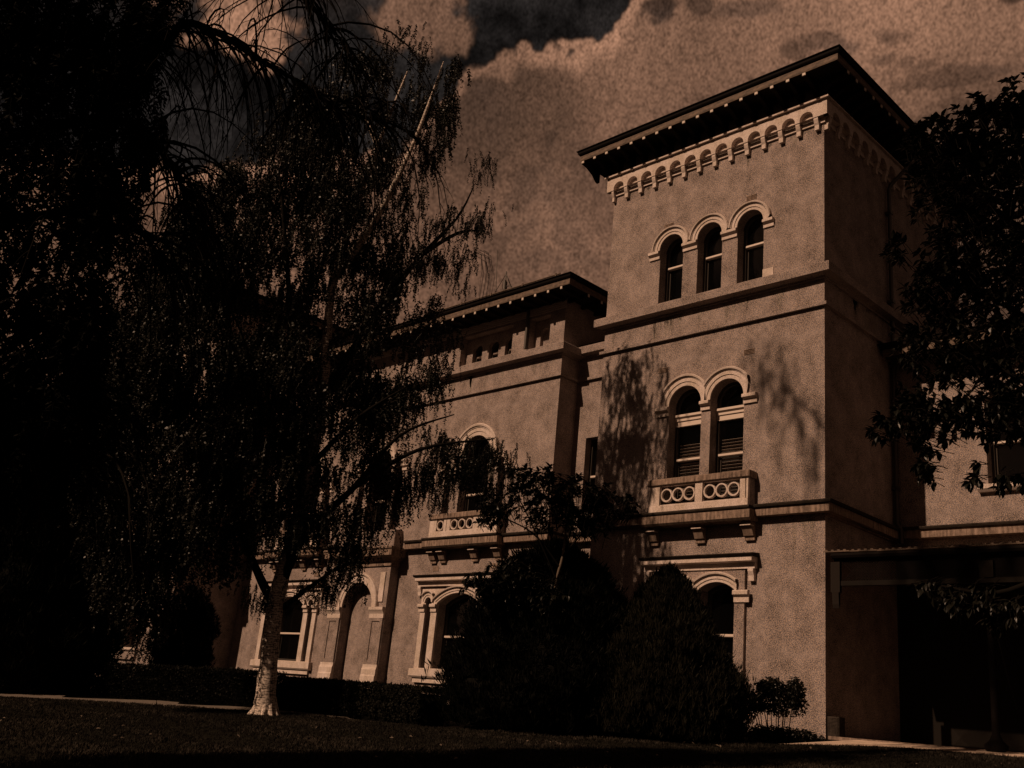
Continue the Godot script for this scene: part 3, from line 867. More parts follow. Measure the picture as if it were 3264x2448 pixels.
func entrance():
	var z := -0.3
	var fr := front(0, z)
	var door := op(-16.9, 0.8, -0.1, 2.78, 0.8, 1.1)
	var mb := MB.new(fr)
	mb.wall(-18.42, -15.4, -0.4, 4.45, [door])
	mb.quad(Vector3(-15.4, -0.4, 0), Vector3(-15.4, -0.4, -0.35), Vector3(-15.4, 4.45, -0.35), Vector3(-15.4, 4.45, 0))
	mb.quad(Vector3(-18.42, -0.4, -0.35), Vector3(-18.42, -0.4, 0), Vector3(-18.42, 4.45, 0), Vector3(-18.42, 4.45, -0.35))
	part(house, "porch_wall", mb, M.stucco)
	for u in [-18.06, -15.75]:
		mb = MB.new(fr)
		mb.wall(u - 0.33, u + 0.33, 0.98, 2.42, [op(u, 0.2, 1.1, 2.33, 0, 0.035)], 0.06, 0.03)
		mb.quad(Vector3(u - 0.22, 1.05, 0.03), Vector3(u + 0.22, 1.05, 0.03), Vector3(u + 0.22, 2.36, 0.03), Vector3(u - 0.22, 2.36, 0.03))
		for s in [-1.0, 1.0]: mb.facing(Vector3(u + s * 0.33, 0.98, 0), Vector3(u + s * 0.33, 0.98, 0.06), Vector3(u + s * 0.33, 2.42, 0.06), Vector3(s, 0, 0)); mb.facing(Vector3(u + s * 0.33, 0.98, 0), Vector3(u + s * 0.33, 2.42, 0.06), Vector3(u + s * 0.33, 2.42, 0), Vector3(s, 0, 0))
		part(house, "pilaster", mb, M.stucco)
		mb = MB.new(fr)
		mb.mould(u - 0.36, u + 0.36, [Vector2(0, -0.4), Vector2(0.12, -0.4), Vector2(0.12, 0.62), Vector2(0.1, 0.66), Vector2(0.1, 0.82), Vector2(0.07, 0.9), Vector2(0.065, 0.978), Vector2(0, 0.978)])
		part(house, "pilaster_base", mb, M.trim)
		mb = MB.new(fr)
		mb.mould(u - 0.36, u + 0.36, [Vector2(0, 2.422), Vector2(0.065, 2.422), Vector2(0.07, 2.56), Vector2(0.1, 2.62), Vector2(0.14, 2.68), Vector2(0.14, 2.77), Vector2(0, 2.775)])
		part(house, "pilaster_capital", mb, M.trim)
		mb = MB.new(fr)
		var o := 0.1 if u < -17 else -0.1
		mb.slab(u - 0.12 - o * 0.4, u + 0.12 - o * 0.4, [Vector2(0, 2.95), Vector2(0.035, 2.95), Vector2(0.035, 3.9), Vector2(0, 3.9)])
		part(house, "spandrel_panel", mb, M.trim)
	archivolt(fr, -16.9, 2.78, 0.802, [0.22, 0.1])
	mb = MB.new(fr)
	mb.mould(-18.42, -15.4, [Vector2(0, 4.1), Vector2(0.05, 4.1), Vector2(0.05, 4.25), Vector2(0.12, 4.3), Vector2(0.2, 4.36), Vector2(0.3, 4.4), Vector2(0.3, 4.58), Vector2(0.34, 4.62), Vector2(0.34, 4.68), Vector2(-0.35, 4.7)], 1, 1)
	mb.xf = front(0, z)
	part(house, "porch_cornice", mb, M.stain_and_shade)
	mb = MB.new(side(-15.4, z))
	mb.mould(0, 0.345, [Vector2(0, 4.1), Vector2(0.05, 4.1), Vector2(0.05, 4.25), Vector2(0.12, 4.3), Vector2(0.2, 4.36), Vector2(0.3, 4.4), Vector2(0.3, 4.58), Vector2(0.34, 4.62), Vector2(0.34, 4.68), Vector2(0, 4.7)], 1, 0)
	part(house, "porch_cornice", mb, M.stain_and_shade)
	mb = MB.new(fr)
	mb.block(-18.4, -15.42, 4.7, 5.3, -0.345, 0.0, 0.02)
	part(house, "porch_parapet", mb, M.stucco)
	# door leaf, deep in the arch
	mb = MB.new(fr)
	mb.fill(door, -0.1, 99, -1.09)
	var d := part(house, "front_door", mb, M.darkwood)
	mb = MB.new(fr)
	mb.box(Vector3(-17.69, -0.1, -0.52), Vector3(-17.655, 2.6, -0.4))
	part(d, "door_frame_edge", mb, M.paint)
	mb = MB.new(fr)
	mb.box(Vector3(-16.93, -0.1, -1.08), Vector3(-16.87, 2.7, -1.04))
	part(d, "door_stile", mb, M.sash)
	for k in 2:
		mb = MB.new(fr)
		mb.block(-17.55 + 0.72 * k, -17.02 + 0.72 * k, 0.2, 1.0, -1.085, -1.05, 0.02)
		part(d, "door_panel", mb, M.darkwood)

func wing():
	var z := -3.5
	var fr := front(0, z)
	var ops := []
	for k in 5: ops.append(op(2.75 + 2.4 * k, 0.5, 5.95, 8.0, 0.2))
	var mb := MB.new(fr)
	mb.wall(0, 14, 4.4, 9.4, ops)
	part(house, "wall", mb, M.stucco)
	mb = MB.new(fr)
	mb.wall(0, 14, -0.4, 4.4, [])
	part(house, "shade_dark_wall", mb, M.verandah_shade)  # lower wing wall, verandah shade painted on as a dark colour
	mb = MB.new(side(14, z))
	mb.wall(0, 6, -0.4, 9.4, [])
	part(house, "wall", mb, M.stucco)
	mb = MB.new(fr)
	mb.box(Vector3(0.1, 4.0, -6), Vector3(13.9, 9.2, -1.5))
	part(house, "inner_wall", mb, M.room)
	for o in ops:
		window(fr, o, 7.0)
		mb = MB.new(fr)
		mb.mould(o.u - 0.7, o.u + 0.7, [Vector2(0, 5.75), Vector2(0.1, 5.75), Vector2(0.16, 5.82), Vector2(0.16, 5.92), Vector2(0, 5.945)])
		part(house, "window_sill", mb, M.trim)
	string_course(fr, 3, 0.28, 14, 5.02, 0, 1)
	roof(0.8, 14, z - 6, z, 0.7, 9.6, 1.5)

func verandah():
	var n := 15
	var v: MeshInstance3D
	var mb := MB.new()
	mb.box(Vector3(0.24, 3.6, 0.03), Vector3(9.3, 3.74, 0.07))
	v = part(house, "verandah", mb, M.gutter)
	v.set_meta("label", "dark verandah under a sloping sheet roof")
	mb = MB.new()
	mb.box(Vector3(0.1, -0.2, -3.5), Vector3(9.3, 0.03, 0.08))
	part(v, "verandah_floor", mb, M.stain_and_shade)
	for k in n:
		mb = MB.new()
		var x := 0.03 + 0.61 * k
		var f := 3.79 + rng.randf_range(-0.012, 0.012)
		mb.slab(x + 0.004, x + 0.607, [Vector2(0.16, f), Vector2(0.16, f + 0.025), Vector2(-3.49, f + 0.64), Vector2(-3.49, f + 0.615)])
		for j in 4: mb.slab(x + 0.05 + 0.14 * j, x + 0.11 + 0.14 * j, [Vector2(0.161, f + 0.024), Vector2(0.161, f + 0.05), Vector2(-3.4, f + 0.65), Vector2(-3.4, f + 0.62)])
		part(v, "roof_sheet", mb, M.fascia)
	mb = MB.new(front(0, 0.05))
	mb.mould(0.22, 9.3, [Vector2(0.04, 3.66), Vector2(0.1, 3.67), Vector2(0.13, 3.72), Vector2(0.13, 3.77), Vector2(0.02, 3.77)])
	part(v, "gutter", mb, M.gutter)
	mb = MB.new()
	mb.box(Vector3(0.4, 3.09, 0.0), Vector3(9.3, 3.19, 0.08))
	part(v, "beam", mb, M.verandah_shade)
	mb = MB.new(front(0, 0.03))
	for k in 150:
		var x := 0.42 + 0.058 * k
		for s in [0.0, 0.4]:
			mb.quad(Vector3(x + s, 3.19, s * 0.02), Vector3(x + s + 0.014, 3.19, s * 0.02), Vector3(x - s + 0.414, 3.6, s * 0.02), Vector3(x - s + 0.4, 3.6, s * 0.02))
	var lat := part(v, "lattice", mb, M.gutter)
	lat.set_meta("kind", "stuff")
	for x in [3.42, 6.6, 9.2]:
		mb = MB.new()
		mb.tube([Vector3(x, 0.03, 0.03), Vector3(x, 0.5, 0.03), Vector3(x, 2.95, 0.03)], [0.075, 0.07, 0.06], 12)
		part(v, "verandah_post", mb, M.gutter)
		mb = MB.new()
		mb.box(Vector3(x - 0.13, 3.19, -0.02), Vector3(x + 0.13, 3.52, 0.1))
		part(v, "post_block", mb, M.verandah_shade)
		mb = MB.new()
		mb.tube([Vector3(x, -0.22, 0.03), Vector3(x, -0.05, 0.03), Vector3(x, 0.03, 0.03), Vector3(x, 0.12, 0.03), Vector3(x, 0.2, 0.03), Vector3(x, 0.3, 0.03)], [0.1, 0.1, 0.2, 0.21, 0.12, 0.08], 12)
		part(v, "post_foot", mb, M.gutter)
	mb = MB.new()
	mb.box(Vector3(0.17, 2.95, 0.0), Vector3(0.38, 3.6, 0.09))
	mb.slab(0.2, 0.35, [Vector2(0.0, 2.949), Vector2(0.09, 2.949), Vector2(0.07, 2.7), Vector2(0.045, 2.62), Vector2(0.02, 2.7)])
	part(v, "pendant_post", mb, M.darkwood)
	mb = MB.new()
	mb.block(0.03, 0.3, -0.3, 0.42, -0.25, 0.02, 0.03)
	part(house, "corner_pier", mb, M.lichen)

# ---------------------------------------------------------------- ground
func gy(x: float, z: float) -> float:
	return -0.078 * clampf(z, 0, 22) + 0.012 * sin(x * 0.9) * sin(z * 0.7)

func far_edge(x: float) -> float:
	var e := [[-40.0, 22.0], [-15.5, 11.3], [-12.2, 9.4], [-8.9, 7.6], [-5.0, 6.85], [-1.7, 6.3], [0.0, 4.2], [1.25, 2.45], [2.2, 1.25], [4.0, 0.85], [40.0, 0.8]]
	for k in e.size() - 1:
		if x >= e[k][0] and x <= e[k + 1][0]: return lerpf(e[k][1], e[k + 1][1], (x - e[k][0]) / (e[k + 1][0] - e[k][0]))
	return 22.0 if x < 0 else 0.8

func ground():
	var xs := [-900.0, -300.0, -120.0, -60.0]
	for k in 83: xs.append(-41.0 + k)
	xs.append_array([60.0, 120.0, 300.0, 900.0])
	var zs := [-900.0, -300.0, -100.0, -40.0, -20.0, -8.0, -4.0]
	for k in 34: zs.append(-2.0 + k)
	zs.append_array([50.0, 120.0, 300.0, 900.0])
	var mb := MB.new()
	for i in xs.size() - 1:
		for j in zs.size() - 1:
			var p := func(a, b): return Vector3(xs[a], gy(xs[a], zs[b]) - 0.03, zs[b])
			mb.quad(p.call(i, j + 1), p.call(i + 1, j + 1), p.call(i + 1, j), p.call(i, j))
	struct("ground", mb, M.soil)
	mb = MB.new()
	for i in 160:
		var xa := -40.0 + 0.5 * i
		var xb := xa + 0.5
		for j in 40:
			var ta := j / 40.0
			var tb := (j + 1) / 40.0
			var p := func(x: float, t: float):
				var z := lerpf(far_edge(x), 40.0, t)
				return Vector3(x, gy(x, z) + 0.004, z)
			mb.quad(p.call(xa, tb), p.call(xb, tb), p.call(xb, ta), p.call(xa, ta))
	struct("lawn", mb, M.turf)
	# sunlit grass between lawn and hedge, its light painted as a pale strip
	mb = MB.new()
	for i in 150:
		var xa := -17.0 + 0.08 * i
		var xb := xa + 0.08
		var wd := func(x: float): return 1.8 * smoothstep(-6.2, -9.2, x) * (0.85 + 0.3 * sin(x * 2.3)) + 0.03
		var p := func(x: float, t: float):
			var z: float = far_edge(x) + 0.05 - wd.call(x) * t
			return Vector3(x, gy(x, z) + 0.012, z)
		mb.quad(p.call(xa, 0.0), p.call(xb, 0.0), p.call(xb, 1.0), p.call(xa, 1.0))
	struct("sunlit_lawn_strip", mb, M.sunlit_lawn)
	mb = MB.new()
	for i in 120:
		var xa := 0.75 + 0.1 * i
		var xb := xa + 0.1
		var p := func(x: float, t: float):
			var z := lerpf(far_edge(x) + 0.02 + 0.03 * sin(x * 5.0), 0.1, t)
			return Vector3(x, gy(x, z) + 0.014, z)
		mb.quad(p.call(xa, 0.0), p.call(xb, 0.0), p.call(xb, 1.0), p.call(xa, 1.0))
	struct("path", mb, M.pale)
	# grass: tufts over the visible lawn
	mb = MB.new()
	for k in 7:
		var a := TAU * k / 7.0 + rng.randf() * 0.6
		var o := Vector3(cos(a), 0, sin(a)) * rng.randf_range(0.005, 0.05)
		var lean := Vector3(cos(a * 1.7), 0, sin(a * 1.7)) * rng.randf_range(0.01, 0.035)
		var s := Vector3(-sin(a), 0, cos(a)) * 0.0045
		var hh := rng.randf_range(0.03, 0.06)
		mb.quad(o - s, o + s, o + lean * 0.4 + s * 0.7 + Vector3(0, hh * 0.6, 0), o + lean * 0.4 - s * 0.7 + Vector3(0, hh * 0.6, 0))
		mb.tri(o + lean * 0.4 - s * 0.7 + Vector3(0, hh * 0.6, 0), o + lean * 0.4 + s * 0.7 + Vector3(0, hh * 0.6, 0), o + lean + Vector3(0, hh, 0))
	var nz := FastNoiseLite.new()
	nz.seed = 12; nz.frequency = 0.35; nz.fractal_octaves = 4
	var places := []
	var dry := []
	while places.size() + dry.size() < 85000:
		var x := rng.randf_range(-18, 8)
		var z := rng.randf_range(0.9, 18.5)
		if z < far_edge(x) + 0.03: continue
		var n := nz.get_noise_2d(x * 0.5, z * 1.6)
		var tall := rng.randf_range(0.65, 1.3) + 0.7 * n
		var t := Transform3D(Basis(Vector3.UP, rng.randf() * TAU).scaled(Vector3(1.0, 0.8, 1.0) * maxf(tall, 0.4)), Vector3(x, gy(x, z), z))
		if rng.randf() < 0.1 + 0.9 * n: dry.append(t)
		else: places.append(t)
	var blades := mb.done()
	var dg := scatter(self, "dry_grass", blades, M.drygrass, dry)
	dg.set_meta("label", "paler dry grass in streaks across the lawn")
	dg.set_meta("category", "grass")
	var fallen := []
	for k in 260:
		var x := rng.randf_range(-14, 6)
		var z := rng.randf_range(2.0, 15.0)
		if z > far_edge(x): fallen.append(Transform3D(Basis.from_euler(Vector3(rng.randf_range(-0.5, 0.5), rng.randf() * TAU, rng.randf_range(-0.5, 0.5))), Vector3(x, gy(x, z) + 0.05, z)))
	var fl := scatter(self, "fallen_leaves", leaf_mesh(0.07), M.stem, fallen)
	fl.set_meta("label", "small brown fallen leaves strewn on the lawn")
	fl.set_meta("category", "leaves")
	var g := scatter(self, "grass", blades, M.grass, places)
	g.set_meta("label", "short dark grass growing over the whole lawn")
	g.set_meta("category", "grass")

# ---------------------------------------------------------------- plants
# a hanging twig with leaves along it
func strand(length: float, count: int, size: float, slim: float) -> ArrayMesh:
	var mb := MB.new()
	var pts := []
	var rr := []
	var p := Vector3.ZERO
	var d := Vector3(rng.randf_range(-0.5, 0.5), -0.5, rng.randf_range(-0.5, 0.5)).normalized()
	for k in 7:
		pts.append(p); rr.append(0.0045 * (1 - k / 8.0))
		d = (d + Vector3(rng.randf_range(-0.15, 0.15), -0.45, rng.randf_range(-0.15, 0.15))).normalized()
		p += d * length / 6.0
	mb.tube(pts, rr, 3, false)
	for k in count:
		var t := (k + rng.randf()) / count * 5.99
		var i := int(t)
		var q: Vector3 = pts[i].lerp(pts[i + 1], t - i)
		var a := rng.randf() * TAU
		var out := Vector3(cos(a), rng.randf_range(-1.3, -0.1), sin(a)).normalized()
		var acr := out.cross(Vector3(rng.randf() - 0.5, rng.randf() - 0.5, rng.randf() - 0.5)).normalized()
		var s := size * rng.randf_range(0.7, 1.25)
		q += out * s * 0.04
		var m := q + out * s * 0.42
		mb.tri(q, m + acr * s * slim, q + out * s)
		mb.tri(q, q + out * s, m - acr * s * slim)
	return mb.done()

func leaf_mesh(size: float) -> ArrayMesh:     # broad leaf along +z, folded on its midrib and arched
	var mb := MB.new()
	var mid := []
	var l := []
	var r := []
	for k in 6:
		var t := k / 5.0
		var wd := size * 0.24 * sin(PI * pow(t, 0.85)) 
		var y := -size * 0.28 * t * t
		mid.append(Vector3(0, y, size * t))
		l.append(Vector3(-wd, y + wd * 0.35, size * t))
		r.append(Vector3(wd, y + wd * 0.35, size * t))
	for k in 5:
		mb.quad(mid[k], mid[k + 1], l[k + 1], l[k])
		mb.quad(mid[k], r[k], r[k + 1], mid[k + 1])
	return mb.done()

func limb(parent: Node, called: String, pts: Array, radii: Array, m: Material, sides := 9) -> MeshInstance3D:
	# smooth the given points
	var c := Curve3D.new()
	for i in pts.size():
		var t: Vector3 = (pts[mini(i + 1, pts.size() - 1)] - pts[maxi(i - 1, 0)]) / 6.0
		c.add_point(pts[i], -t, t)
	var out := []
	var rr := []
	for i in pts.size() - 1:
		for k in 5:
			var t := k / 5.0
			out.append(c.sample(i, t)); rr.append(lerpf(radii[i], radii[i + 1], t) * (1 + rng.randf_range(-0.05, 0.05)))
	out.append(pts[-1]); rr.append(radii[-1])
	var mb := MB.new()
	mb.tube(out, rr, sides)
	return part(parent, called, mb, m)

func frame(base: Vector3, right: Vector3) -> Transform3D:   # local x across the view, y up, z towards the viewer
	return Transform3D(Basis(right, Vector3.UP, right.cross(Vector3.UP)), base)

func in_blob(b: Array, depth: float) -> Vector3:
	while true:
		var p := Vector3(rng.randf_range(-1, 1), rng.randf_range(-1, 1), rng.randf_range(-1, 1))
		if p.length_squared() < 1.0: return Vector3(b[0] + p.x * b[2], b[1] + p.y * b[3], p.z * depth)
	return Vector3.ZERO

func birch():
	var t := thing("birch_tree", "tall weeping birch with white trunk and hanging leafy twigs before the house", "tree")
	var fr := frame(Vector3(-8.07, -0.62, 8.38), Vector3(0.539, 0, -0.843)) * Transform3D(Basis().scaled(Vector3.ONE * 0.93), Vector3.ZERO)
	var P := func(x: float, y: float, z := 0.0): return fr * Vector3(x, y, z)
	limb(t, "trunk", [P.call(0.1, -0.15), P.call(0.09, 0.12), P.call(0.04, 0.5), P.call(0.0, 1.2), P.call(-0.05, 1.95), P.call(-0.03, 2.8), P.call(0.13, 4.2), P.call(0.22, 5.7), P.call(0.2, 8.0, 0.2), P.call(0.05, 10.4, 0.1), P.call(0.3, 12.3), P.call(0.68, 14.6), P.call(1.14, 16.9)], [0.29, 0.245, 0.205, 0.185, 0.175, 0.17, 0.15, 0.14, 0.12, 0.09, 0.07, 0.045, 0.02], M.bark, 14)
	for k in 9:
		var a := TAU * k / 9.0 + rng.randf() * 0.4
		var o := Vector3(cos(a), 0, sin(a))
		limb(t, "root", [P.call(0.1, 0.3) + o * 0.13, P.call(0.1, 0.08) + o * 0.22, P.call(0.1, -0.1) + o * 0.36], [0.07, 0.06, 0.03], M.bark, 7)
	var limbs := [[[0.0, 2.85, 0], [0.37, 4.0, 0.4], [1.29, 5.12, 0.9], [2.12, 6.39, 1.2], [3.31, 7.04, 1.4]], [[-0.02, 2.3, 0], [-0.5, 2.95, -0.3], [-1.27, 4.32, -0.7], [-2.07, 6.43, -1.1], [-2.8, 8.65, -1.4], [-3.3, 10.78, -1.5]],
		[[0.1, 2.3, 0], [0.84, 2.98, 0.5], [1.61, 3.61, 0.9]], [[0.15, 4.4, 0], [-0.38, 6.7, 0.5], [-0.8, 9.0, 0.9], [-1.36, 11.43, 1.1], [-1.68, 12.7, 1.2]], [[0.2, 7.3, 0.2], [1.04, 9.35, -0.5], [2.05, 11.6, -0.9], [3.09, 13.3, -1.0], [3.47, 14.4, -1.0]],
		[[2.08, 11.8, -0.9], [3.15, 12.77, -0.8], [3.89, 12.93, -0.7]], [[0.05, 10.4, 0.1], [0.9, 12.0, 1.0], [1.5, 14.0, 1.4], [1.95, 16.4, 1.5]], [[-0.4, 6.8, 0.5], [-1.6, 7.6, 1.5], [-2.9, 8.0, 2.2]], [[0.2, 5.6, 0], [1.1, 6.6, 1.4], [2.0, 7.2, 2.4]],
		[[1.29, 5.12, 0.9], [2.6, 6.1, 1.3], [4.3, 6.55, 1.6]], [[0.68, 14.4, 0], [0.2, 15.6, -0.6], [-0.2, 16.4, -0.8]]]
	for l in limbs:
		var pts := []
		var rr := []
		for k in l.size():
			pts.append(P.call(l[k][0], l[k][1], l[k][2]))
			rr.append(lerpf(0.115 if l.size() > 3 else 0.07, 0.012, float(k) / (l.size() - 1)))
		limb(t, "limb", pts, rr, M.bark if l[-1][1] > 16.0 else M.darkbark, 8)  # top limbs painted pale as lit, the others dark
	var blobs := [[1.0,16.9,1.0,0.6],[1.92,16.7,0.7,0.8],[-0.15,16.1,0.92,0.92],[1.62,15.09,1.03,1.16],[0.32,14.5,1.27,1.27],[-0.94,14.6,0.9,0.9],[-1.33,13.43,1.13,1.0],[-2.24,12.3,1.11,0.74],[-3.23,11.5,0.98,0.98],[-0.4,12.02,1.71,1.46],[1.31,12.65,1.36,1.48],[2.2,14.94,0.39,0.9],[1.85,10.9,0.62,0.8],[2.5,12.3,0.4,0.4],[3.15,12.5,0.55,0.42],[3.72,12.8,0.28,0.41],[3.5,14.35,0.2,0.26],[3.45,11.6,0.36,0.6],[2.75,11.4,0.3,0.5],[2.22,10.2,0.8,1.19],[3.0,9.2,0.38,0.6],[1.01,10.36,0.85,1.5],[-0.83,10.25,0.8,1.43],[-2.45,10.44,1.43,1.2],[-3.43,9.75,1.19,1.66],[-2.83,7.69,1.62,1.62],[-0.99,7.77,1.2,1.5],[1.2,8.0,1.0,1.5],[2.22,8.32,0.78,1.2],[2.7,7.8,0.5,0.58],[1.87,6.58,0.85,1.0],[0.37,6.3,1.13,1.2],[-1.18,5.66,1.46,1.46],[-2.58,5.23,1.13,1.46],[-2.98,3.56,0.56,1.6],[-1.79,3.9,1.22,1.1],[-0.26,4.2,0.8,0.8],[1.0,4.3,0.8,0.8],[2.0,5.1,0.5,1.0],[3.3,6.6,0.85,0.5],[4.5,6.5,0.5,0.4],[2.82,5.79,0.5,0.6],[1.55,3.4,0.55,0.55],[0.79,2.8,0.4,0.3],[-0.48,2.55,0.45,0.3],[-2.68,2.05,0.4,0.8],[3.16,5.5,0.25,0.4],[4.0,6.4,0.55,0.42],[4.8,6.25,0.42,0.4],[4.55,5.7,0.35,0.45],[3.6,5.9,0.45,0.5],[-3.7,6.6,0.9,1.5],[-4.1,4.6,0.7,1.4],[-4.3,8.2,0.7,1.3],[-3.5,2.9,0.5,0.9]]
	var shapes := []
	for k in 8: shapes.append(strand(rng.randf_range(0.5, 1.1), 40, 0.066, 0.36))
	var sets := []
	for k in 8: sets.append([])
	for b in blobs:
		var per := 19.0
		if b[1] > 13.2 and b[0] > -0.6: per = 8.5
		elif b[0] > 1.2: per = 14.0 if b[1] < 7.5 else 7.0
		elif b[0] < -0.9: per = 30.0
		var n := int(per * b[2] * b[3]) + 3
		for c in n:
			var p := in_blob([b[0], b[1] + 0.45 * clampf(b[3] * 1.1, 0.3, 1.0), b[2], b[3] * 0.9], minf(2.6, 0.5 + 1.2 * b[2]))
			if b[1] < 3.2: p.z *= 0.5
			var fall := rng.randf_range(0.2, 1.0) * clampf(b[3] * 1.1, 0.25, 1.0)
			var small := 0.6 if b[3] < 0.42 else (0.8 if b[3] < 0.7 else 1.0)
			var wide := rng.randf_range(0.1, 0.26)
			for k in 15:
				var f := rng.randf()
				var q := p + Vector3(rng.randfn(0, wide), -f * fall, rng.randfn(0, wide))
				sets[rng.randi() % 8].append(Transform3D(Basis(Vector3.UP, rng.randf() * TAU).scaled(Vector3.ONE * rng.randf_range(0.7, 1.15) * (1.0 - 0.25 * f) * small), fr * q))
	for k in 8: scatter(t, "foliage", shapes[k], M.birchleaf, sets[k])
	# bare hanging twigs at the right tip
	var mb := MB.new()
	for k in 12:
		var a: Vector3 = P.call(3.75 + rng.randf_range(-0.05, 0.3), 12.2 + rng.randf_range(-0.2, 0.2), -0.7)
		mb.tube([a, a + Vector3(0.08, -0.05, -0.1), a + Vector3(0.12, -0.5, -0.15 - 0.01 * k), a + Vector3(0.1, -1.1 - 0.05 * k, -0.16)], [0.008, 0.007, 0.005, 0.003], 3)
	var tw := part(t, "bare_twigs", mb, M.darkbark)
	tw.set_meta("kind", "stuff")

# leaf rosettes through blobs; the nearest 300 leaves are parts of their own
func rosettes(t: Node3D, fr: Transform3D, blobs: Array, per: float, size: float, depth: float, m: Material, eye: Vector3, hub: Vector3):
	var shapes := [leaf_mesh(size), leaf_mesh(size * 0.85), leaf_mesh(size * 1.12)]
	var all := []
	var mb := MB.new()
	for b in blobs:
		var n := int(per * b[2] * b[3]) + 3
		for k in n:
			var p: Vector3 = fr * in_blob(b, minf(depth, 0.3 + 1.3 * b[2]))
			var tip := (p - fr * hub).normalized() + Vector3(rng.randf_range(-0.5, 0.5), rng.randf_range(-0.1, 0.6), rng.randf_range(-0.5, 0.5))
			tip = tip.normalized()
			var back := p - tip * size * 1.6 + Vector3(0, -size * 0.5, 0)
			mb.tube([back, p - tip * size * 0.6, p], [0.008, 0.006, 0.003], 3, false)
			var x := tip.cross(Vector3.UP).normalized()
			var y := x.cross(tip)
			var c := 6 + rng.randi() % 4
			for j in c:
				var a := TAU * j / c + rng.randf() * 0.5
				var spread := rng.randf_range(0.55, 1.25)
				var dir := (tip * cos(spread) + (x * cos(a) + y * sin(a)) * sin(spread)).normalized()
				dir = (dir + Vector3(0, -0.25, 0)).normalized()
				var ux := Vector3.UP.cross(dir)
				if ux.length() < 0.05: ux = Vector3.RIGHT
				ux = (ux.normalized() + Vector3(rng.randf() - 0.5, rng.randf() - 0.5, rng.randf() - 0.5) * 0.6)
				ux = (ux - dir * ux.dot(dir)).normalized()
				all.append([Transform3D(Basis(ux, dir.cross(ux), dir).scaled_local(Vector3.ONE * rng.randf_range(0.75, 1.15)), p - tip * size * 0.25 * rng.randf()), rng.randi() % 3])
	all.sort_custom(func(p, q): return p[0].origin.distance_squared_to(eye) < q[0].origin.distance_squared_to(eye))
	var rest := [[], [], []]
	for i in all.size():
		if i < 300:
			var o := part(t, "leaf", shapes[all[i][1]], m)
			o.transform = all[i][0]
		else: rest[all[i][1]].append(all[i][0])
	for k in 3: scatter(t, "foliage", shapes[k], m, rest[k])
	var tw := part(t, "twigs", mb, M.darkbark)
	tw.set_meta("kind", "stuff")

func magnolia(eye: Vector3):
	var t := thing("magnolia_tree", "slender young magnolia with a thin lit stem and glossy leaf clusters", "tree")
	var fr := frame(Vector3(-2.6, -0.5, 6.13), Vector3(0.729, 0, -0.684))
	var P := func(x: float, y: float, z := 0.0): return fr * Vector3(x, y, z)
	limb(t, "stem", [P.call(0.0, -0.1), P.call(0.08, 0.54), P.call(0.17, 1.3), P.call(0.21, 2.07), P.call(0.26, 2.85), P.call(0.34, 3.31), P.call(0.36, 4.0), P.call(0.3, 4.7)], [0.045, 0.036, 0.032, 0.03, 0.027, 0.024, 0.018, 0.006], M.stem, 8)
	for l in [[[0.26, 2.85], [-0.1, 3.5], [-0.6, 4.3], [-0.9, 4.5]], [[0.34, 3.3], [0.8, 3.9], [1.3, 4.3], [1.7, 4.4]], [[0.17, 1.5], [-0.2, 2.2], [-0.8, 2.7], [-1.2, 2.65]], [[0.36, 3.8], [0.7, 4.3], [0.9, 4.7]], [[0.3, 3.1], [-0.3, 3.7], [-1.2, 4.0]]]:
		var pts := []
		var rr := []
		for k in l.size():
			pts.append(P.call(l[k][0], l[k][1], 0.15 * k)); rr.append(lerpf(0.02, 0.005, float(k) / l.size()))
		limb(t, "branch", pts, rr, M.darkbark, 6)
	rosettes(t, fr, [[0.46,4.55,0.8,0.4],[-0.27,4.55,0.55,0.35],[-0.57,4.8,0.35,0.2],[1.2,4.4,0.55,0.26],[1.57,4.42,0.23,0.18],[-0.95,4.1,0.4,0.25],[0.14,4.1,0.8,0.35],[0.78,3.98,0.5,0.32],[-0.11,4.9,0.25,0.15],[-1.21,3.94,0.22,0.16],[-0.56,2.78,0.68,0.38],[-1.16,2.55,0.4,0.3],[0.09,2.45,0.5,0.34]], 400, 0.125, 0.6, M.leaf, eye, Vector3(0.3, 3.2, 0))

